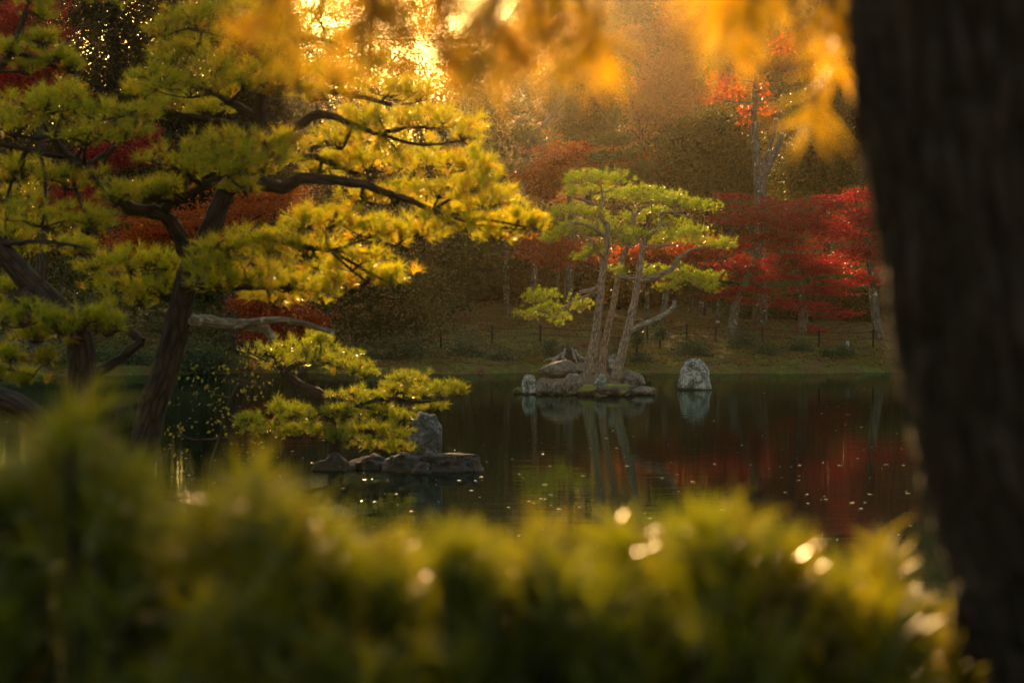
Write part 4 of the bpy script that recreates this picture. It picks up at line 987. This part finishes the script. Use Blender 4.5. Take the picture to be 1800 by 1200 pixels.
# hillside: individual crowns over a leafy mass
hill_meshes = []
for k in range(7):
    n = 5200
    nc = 34
    d = ball(nc); d[:, 2] = np.abs(d[:, 2]) * np.where(rng.random(nc) < .85, 1, -.4)
    C = d * np.array((3.6, 3.6, 3.4)) * (rng.random(nc) ** .3)[:, None] + np.array((0, 0, 6.2)) + rng.normal(0, .4, (nc, 3))
    q = rng.integers(0, nc, n)
    pos = C[q] + rng.normal(0, 1, (n, 3)) * np.array((.62, .62, .45))
    ct = rng.normal(0, .15, nc)
    g = leaves(pos, np.full(n, .34), .5 + ct[q] + rng.normal(0, .15, n), .4)
    tg = tube([np.array((0, 0, -.6)), np.array((.1, 0, 3)), np.array((0, .1, 6.5))], [.28, .22, .10], 7, step=.8)
    me = raw_mesh('hill_tree', np.vstack([g['V'], tg['V']]), np.vstack([g['F'], tg['F'] + len(g['V'])]), np.concatenate([g['tint'], np.zeros(len(tg['V']))]), np.vstack([np.zeros_like(g['V']), tg['bk']]))
    me.materials.append(MATS['autumn_hill']); me.materials.append(MATS['dark_bark'])
    mi = np.zeros(len(me.polygons), np.int32); mi[len(g['F']):] = 1
    me.polygons.foreach_set('material_index', mi)
    hill_meshes.append(me)
HC = [('orange_hill', 'orange autumn tree on the hazy hillside'), ('autumn_hill', 'brown gold tree on the hazy hillside'), ('evergreen_brown', 'dull olive tree on the hazy hillside')]
cnt = 0
for row, (py0, Yh) in enumerate([(300, 128), (265, 145), (235, 165), (205, 190), (170, 220), (130, 255), (90, 300), (45, 350), (5, 400), (-20, 440)]):
    for px in np.arange(1000 if row else 1080, 1560, 62 * 170 / max(Yh, 150)):
        px += rng.normal(0, 14); Yt = Yh + rng.normal(0, 7)
        x = (px - 900) / FP * Yt
        c = (0 if (row in (1, 2, 3) and px < 1260) else int(rng.choice(3, p=[.42, .40, .18])))
        me = hill_meshes[cnt % 7]
        o = bpy.data.objects.new('hill_tree', me); COL.objects.link(o)
        s = (.62 if row < 2 else .8) * (.8 + .45 * rng.random())
        o.location = (x, Yt, gz(x, Yt) - .1); o.scale = (s, s, s * (.85 + .3 * rng.random())); o.rotation_euler[2] = rng.random() * 6.28
        o.material_slots[0].link = 'OBJECT'; o.material_slots[0].material = MATS[HC[c][0]]
        wh = ['at the foot of the hazy hillside', 'low on the hazy hillside', 'halfway up the hazy hillside', 'high on the hazy hillside'][(row + 1) // 3] + (' beside the near trunk' if px > 1400 else ' above the red maples' if px > 1240 else ' above the islet pines')
        o['label'] = HC[c][1].split(' on the')[0] + ' ' + wh; o['category'] = 'tree'; o['group'] = 'trees of the hazy hillside'
        cnt += 1
n = 60000
yy = 118 + rng.random(n) ** 1.3 * 340; xx = (rng.random(n) * 2000 - 200) * yy / FP - 900 / FP * yy + 0
zz = ground_z(xx, yy) + rng.random(n) * 3.2
single('hillside_wood', leaves(np.stack([xx, yy, zz], -1), np.full(n, .8), .35 + .2 * rng.normal(0, 1, n), .3), 'autumn_hill', 'far woodland undergrowth covering the hillside in mixed autumn tones', None, kind='stuff')

# ------------------------------------------------------------------ fence, shrubs, litter
fr = thing('rope_fence', 'low dark post and rail fence along the far bank', 'fence', (W(1200, 600, 71)[0], 71, gz(W(1200, 600, 71)[0], 71)))
posts = [(775, 70), (865, 71), (950, 71.5), (1060, 71.5), (1138, 71.5), (1207, 71), (1258, 71), (1340, 71), (1440, 70.5), (1535, 70.5), (1620, 70.5)]
tops = []
for px, Y in posts:
    x = (px - 900) / FP * Y; z = gz(x, Y)
    t = np.array((x, Y, z + .62)); tops.append(t)
    part('post', tube([np.array((x, Y, z - .1)), np.array((x, Y, z + .3)), t], [.036, .035, .033], 8, step=.3, rough=.05), 'wood_post', fr)
for a, b_ in zip(tops[:-1], tops[1:]):
    for dz in (-.08, -.32):
        aa_ = a + np.array((0, -.042, dz)); bb = b_ + np.array((0, -.042, dz)); mid = (aa_ + bb) / 2 + np.array((0, 0, -.05))
        part('rail', tube([aa_, mid, bb], [.008, .008, .008], 5, step=.6, rough=0), 'wood_post', fr)
x = (1490 - 900) / FP * 69; z = gz(x, 69)
single('marker_post', tube([np.array((x, 69, z - .05)), np.array((x, 69, z + .25)), np.array((x, 69, z + .50))], [.055, .055, .052], 10, step=.2, rough=.01), 'pale_post', 'pale blue grey post standing before the fence at right', 'post', loc=(x, 69, z))

for k, (px, py, rx, ry, Yd, lab) in enumerate([(1220, 618, 32, 15, 68, 'dark rounded shrub above the lone standing stone'), (1310, 605, 36, 22, 70, 'leafy shrub at the foot of the leaning maple'), (1345, 620, 26, 14, 68, 'low shrub right of the leaning maple foot'),
        (1405, 612, 26, 14, 69, 'pale flowering shrub under the broad crimson maple'), (1455, 622, 10, 9, 68, 'tiny clipped shrub near the pale post'), (1485, 620, 22, 10, 68, 'low shrub before the pale post'),
        (970, 612, 18, 16, 67, 'small shrub left of the stump'), (1120, 595, 20, 14, 69, 'dark shrub right of the leaning islet trunk'), (1125, 632, 22, 10, 66, 'low green shrub at the water right of the islet'),
        (880, 630, 30, 14, 66.5, 'dim low shrub at the water on the left slope'), (1160, 588, 14, 8, 70, 'small tuft of shrub beside the fence'), (820, 620, 40, 26, 67, 'shaded shrub at the left end of the slope'),
        (700, 625, 70, 36, 67, 'dark broad shrub under the overhanging trees'), (600, 630, 70, 36, 66, 'dark shrub by the water behind the low pine'), (350, 640, 90, 30, 64, 'dark shrub on the far bank behind the large pine trunk'), (200, 640, 90, 30, 64, 'dark shrub on the far bank at left'), (60, 640, 90, 34, 64, 'dark shrub on the far bank at the left edge')]):
    x = (px - 900) / FP * Yd
    leaf_tree('shrub', lab, Yd, [(px, py + ry, 0), (px + 2, py, 0)], [.03, .015], [(px - rx * .35, py, rx * .62, ry), (px + rx * .35, py + 2, rx * .62, ry * .9), (px, py - 3, rx * .5, ry)],
              'shrub_leaves', int(400 + rx * ry * 2.2), .07, bark='dark_bark', sig=.16, layer=.8, cat='shrub', group='shrubs on the far bank', limb_r=.012, per=16, depth=.7, jag=.35, nm=1.2)

n = 42000
yy = 90 + rng.random(n) * 28; xx = (rng.random(n) * 2100 - 1050) / FP * yy
yy = np.where((xx < -5) & (rng.random(n) < .5), 68 + rng.random(n) * 24, yy)
single('bank_undergrowth', leaves(np.stack([xx, yy, ground_z(xx, yy) + rng.random(n) ** 1.3 * (1.6 + .9 * np.sin(xx * .8) + .5 * np.sin(yy + xx))], -1), np.full(n, .26), .4 + .2 * rng.normal(0, 1, n), .2), 'evergreen_dark', 'dark undergrowth in the shade under the back trees', None, kind='stuff')
# fallen leaves and moss tufts on the slope
n = 60000
yy = 64.5 + rng.random(n) ** 1.2 * 16; xx = -16 + rng.random(n) * 34
d = yy - far_shore(xx); ok = d > .25; xx, yy = xx[ok], yy[ok]
clump = np.sin(xx * 1.9 + yy) * np.sin(yy * 1.4 - xx * .6) + rng.normal(0, .5, len(xx)); ok = clump > -.2; xx, yy = xx[ok], yy[ok]
single('fallen_leaves', leaves(np.stack([xx, yy, ground_z(xx, yy) + .015], -1), np.full(len(xx), .085), .45 + rng.normal(0, .25, len(xx)), 2.0), 'litter', 'fallen brown leaves strewn over the mossy slope', None, kind='stuff')
n = 26000
xx = -18 + rng.random(n) * 36; yy = far_shore(xx) + rng.random(n) ** 1.3 * 6.5 + .05
ok = np.sin(xx * 1.7) + np.sin(xx * 3.9 + yy * 2) + rng.normal(0, .8, n) > .2; xx, yy = xx[ok], yy[ok]; n = len(xx)
C = np.stack([xx, yy, ground_z(xx, yy)], -1)
single('bank_grass', tufts(C, np.tile((0, -.3, 1.0), (n, 1)) + rng.normal(0, .3, (n, 3)), .04 + .06 * rng.random(n), 5, .014, .1 + .5 * rng.random(n), 5, 60), 'sapling_leaves', 'short moss and grass along the edge of the far bank', None, kind='stuff')

# ------------------------------------------------------------------ leaves floating on the pond
fl = []
for k in range(3):
    a = np.arange(6) / 6 * 2 * np.pi
    v = np.stack([np.cos(a) * .5, np.sin(a) * .35, .05 + .05 * np.cos(a * 2 + k)], -1)
    V = np.vstack([v, (0, 0, .02)]); F = np.array([[q, (q + 1) % 6, 6] for q in range(6)])
    me = raw_mesh('floating_leaf', V, F, np.full(7, .3 + .3 * k)); me.materials.append(MATS['floating']); fl.append(me)
r3 = np.random.default_rng(12)
zones = [((880, 1600), (740, 900), 90), ((900, 1650), (900, 985), 12), ((600, 860), (780, 900), 28), ((300, 620), (690, 860), 56), ((0, 240), (690, 790), 14), ((1250, 1560), (665, 740), 12)]
for (x0, x1), (y0, y1), c in zones:
    for _ in range(c):
        px, py = x0 + r3.random() * (x1 - x0), y0 + r3.random() * (y1 - y0)
        w_ = WZ(px, py, 0.004)
        if w_[1] < near_shore(np.array([w_[0]]))[0] + .6: continue
        o = bpy.data.objects.new('floating_leaf', fl[int(r3.integers(3))]); COL.objects.link(o)
        o.location = tuple(w_); s = .03 + .055 * r3.random() ** 2; o.scale = (s, s, s); o.rotation_euler[2] = r3.random() * 6.28
        o['label'] = 'small pale fallen leaf floating on the dark pond'; o['category'] = 'leaf'; o['group'] = 'fallen leaves floating on the pond'

# ------------------------------------------------------------------ near pine: trunk at the right edge, overhanging boughs
NY = 2.7
np_root = thing('near_pine', 'dark blurred pine trunk at the right edge with boughs hanging across the top', 'tree', (W(1950, 1000, NY)[0], NY, gz(.8, NY)))
base = np.array((W(2010, 1100, NY)[0] + .06, NY, gz(.8, NY) - .1))
tp = [base, W(1985, 1200, NY), W(1935, 1000, NY), W(1868, 850, NY), W(1812, 700, NY), W(1785, 560, NY), W(1770, 430, NY), W(1745, 280, NY), W(1725, 150, NY), W(1712, 0, NY), W(1695, -200, NY), W(1660, -500, NY)]
trr = [.30, .228, .196, .176, .171, .172, .172, .172, .173, .172, .165, .15]
g = tube(tp, trr, 96, step=.012, rough=.008, plate=.22)
d_ = np.array([noise.noise(Vector(b_) * Vector((16, 16, 5))) for b_ in g['bk']]) if False else None
part('trunk', g, 'near_bark', np_root, smooth=True)


def near_bough(path, r0, shoots, seed, Yd, mul):
    r2 = np.random.default_rng(seed)
    P = [W(a, b_, Yd + c) for a, b_, c in path]
    gs = [tube(P, np.linspace(r0, r0 * .4, len(P)), 10, step=.05, rough=.08, wob=.1)]
    pts, _ = spline(P, np.linspace(1, 1, len(P)), .05)
    Cs, Ds = [], []
    for (px, py, rx, ry, n, dY) in shoots:
        for _ in range(max(1, int(n * mul))):
            c = W(px + r2.normal(0, rx * .5), py + r2.normal(0, ry * .5), Yd + dY + r2.normal(0, .16))
            j = np.argmin(np.linalg.norm(pts - c, axis=1)); a = pts[j]
            gs.append(tube([a, (a + c) / 2 + np.array((0, 0, .02)), c], [.006, .004, .0025], 5, step=.05, rough=0, cap=False))
            Cs.append(c); Ds.append(unit(c - a) * .6 + np.array((0, 0, -.35)) + r2.normal(0, .35, 3))
    bo = part('branch', join(gs), 'near_bark', np_root, smooth=True)
    Cs, Ds = np.array(Cs), np.array(Ds)
    n = len(Cs)
    part('needles', curved_tufts(Cs, Ds, .062 + .03 * r2.random(n), 40, .0030, np.clip(.6 + r2.normal(0, .25, n), .40, 1), 12, 70, shoot=.9), 'near_needles', bo)


near_bough([(1700, -330, 0), (1450, -260, .1), (1150, -170, .2), (880, -120, .3), (640, -110, .35), (450, -120, .4)], .03,
           [(980, -40, 110, 60, 6, .3), (900, 20, 150, 60, 6, .3), (1020, 30, 70, 60, 5, .3), (820, 0, 110, 60, 8, .35), (720, 0, 110, 60, 9, .35), (640, 0, 120, 70, 9, .35), (560, -10, 110, 70, 7, .4), (660, 60, 110, 50, 4, .35), (450, -10, 70, 50, 3, .4), (950, 80, 100, 40, 4, .3), (840, 70, 90, 40, 4, .3), (740, 70, 80, 40, 3, .3), (1050, 70, 30, 40, 3, .3)], 31, NY, .75)
near_bough([(1690, -230, 0), (1560, -200, .1), (1420, -150, .15), (1280, -110, .2)], .022,
           [(1260, -20, 40, 50, 7, .2), (1270, 50, 24, 30, 3, .2), (1370, -40, 60, 40, 6, .2), (1470, 20, 30, 60, 6, .15), (1460, 110, 20, 50, 2, .15), (1430, 170, 20, 50, 1, .2)], 32, NY, .7)

# unseen crown added to the near pine, above and behind the camera: it shades the shrubs and the trunk from the open sky
P = [tp[-1], np.array((.3, 1.6, 4.2)), np.array((.1, .4, 5.2)), np.array((-.4, -1.5, 6.0))]
bo = part('branch', tube(P, [.15, .12, .09, .04], 12, step=.08, rough=.05), 'near_bark', np_root, smooth=True)
n = 3600
d = ball(n); C = np.array((0, -2.6, 5.6)) + d * np.array((7.0, 4.6, 2.0)) * (rng.random(n) ** .4)[:, None]
C = C[(C[:, 2] > 3.9) & ((C[:, 1] < .8) | (C[:, 2] > 4.6))]; n = len(C)
part('needles', tufts(C, ball(n) + np.array((0, 0, .6)), .16 + .06 * rng.random(n), 26, .012, np.clip(.6 + rng.normal(0, .2, n), .4, 1)), 'near_needles', bo)
gs = [tube([P[-1] * .5 + P[-2] * .5, (P[-1] + c_) / 2, c_], [.03, .02, .006], 5, step=.4, rough=0, cap=False) for c_ in C[::60]]
part('twigs', join(gs), 'near_bark', bo)

# ------------------------------------------------------------------ blurred shrubs in front
def near_shrub(label, outline, Y0, seed, n, tint_mu, hi=1.0):
    """upright pine shoots under a skyline given in pixels"""
    r2 = np.random.default_rng(seed)
    ox = np.array([p_[0] for p_ in outline], float); oy = np.array([p_[1] for p_ in outline], float)
    cx = float((ox[0] + ox[-1]) / 2)
    b_ = W(cx, 1500, Y0); zb = gz(b_[0], Y0)
    root = thing('near_shrub', label, 'shrub', (b_[0], Y0, zb), 'blurred shrubs in front')
    K = max(12, n // 30)
    kx = ox[0] + r2.random(K) * (ox[-1] - ox[0]); ky = np.interp(kx, ox, oy) + np.abs(r2.normal(0, 25, K)) + (r2.random(K) ** 1.5) * 300
    K2 = int(K * .55)                                           # back rank: carries the skyline
    kx[:K2] = ox[0] + (np.arange(K2) + r2.random(K2)) / K2 * (ox[-1] - ox[0]); ky[:K2] = np.interp(kx[:K2], ox, oy) + r2.normal(8, 34, K2)
    kY = np.where(np.arange(K) < K2, .12 + .4 * r2.random(K), -.05 + .35 * r2.random(K)); ky = ky + np.where(np.arange(K) < K2, 0, 60) + np.clip(.15 - kY, 0, 1) * 700; lx = r2.normal(0, .12, K)
    k = r2.integers(0, K, n)
    dep = r2.random(n) ** 1.3 * 260
    px = kx[k] + r2.normal(0, 1, n) * (7 + dep * .13) + lx[k] * dep
    dY = kY[k] + r2.normal(0, .05, n) * (1 + dep / 200)
    py = ky[k] + dep + 78
    C = np.array([W(a, b2, Y0 + c) for a, b2, c in zip(px, py, dY)])
    D = np.array((0, 0, 1.0)) + r2.normal(0, .38, (n, 3))
    tint = np.clip(tint_mu + r2.normal(0, .28, K)[k] + r2.normal(0, .12, n), .40, 1); br = r2.random(n) < .015; tint[br] = r2.random(br.sum()) * .12
    fo = part('foliage', curved_tufts(C, D, .048 + .022 * r2.random(n), 20, .0032, tint, 10, 60, shoot=1.3), 'shrub_needles', root)
    gs = []
    for q in range(0, n, 5):
        f = np.array((b_[0] + (C[q][0] - b_[0]) * .55, Y0 + (C[q][1] - Y0) * .5, zb - .05))
        gs.append(tube([f, f * .4 + C[q] * .6 + r2.normal(0, .03, 3), C[q]], [.010, .006, .003], 5, step=.15, rough=0, cap=False))
    part('stems', join(gs), 'near_bark', root)


near_shrub('dark green blurred shrub filling the lower left corner', [(-160, 850), (0, 830), (50, 800), (85, 720), (115, 690), (145, 760), (165, 740), (195, 715), (225, 800), (270, 850), (320, 930), (360, 990)], 2.5, 41, 1000, .25)
near_shrub('olive blurred shrub in the lower middle with gold tips', [(270, 1010), (330, 930), (370, 830), (400, 805), (440, 825), (480, 860), (520, 850), (580, 890), (620, 895), (690, 930), (770, 945), (850, 950), (930, 960)], 2.45, 42, 1450, .5)
near_shrub('gold lit blurred shrub in the lower right with bright round glints', [(820, 990), (900, 965), (1000, 955), (1050, 930), (1080, 870), (1110, 950), (1180, 950), (1205, 880), (1228, 825), (1255, 900), (1330, 935), (1420, 955), (1500, 970), (1560, 990), (1620, 1020), (1650, 1090), (1690, 1190)], 2.4, 43, 1700, .6)

# ------------------------------------------------------------------ haze
hv = np.array([(x, y, z) for x in (-300, 300) for y in (-60, 700) for z in (-3, 120)], float)
hf = np.array([[0, 1, 3, 2], [4, 6, 7, 5], [0, 4, 5, 1], [2, 3, 7, 6], [0, 2, 6, 4], [1, 5, 7, 3]])
m, n, l, out = newmat('haze_air')
pv = n.new('ShaderNodeVolumePrincipled')
pv.inputs['Color'].default_value = (1.0, .86, .62, 1); pv.inputs['Density'].default_value = .00010
pv.inputs['Anisotropy'].default_value = .92
l.new(pv.outputs[0], out.inputs['Volume'])
single('haze', {'V': hv, 'F': hf}, 'haze_air', 'thin golden evening haze over the pond and hill', None, kind='stuff')
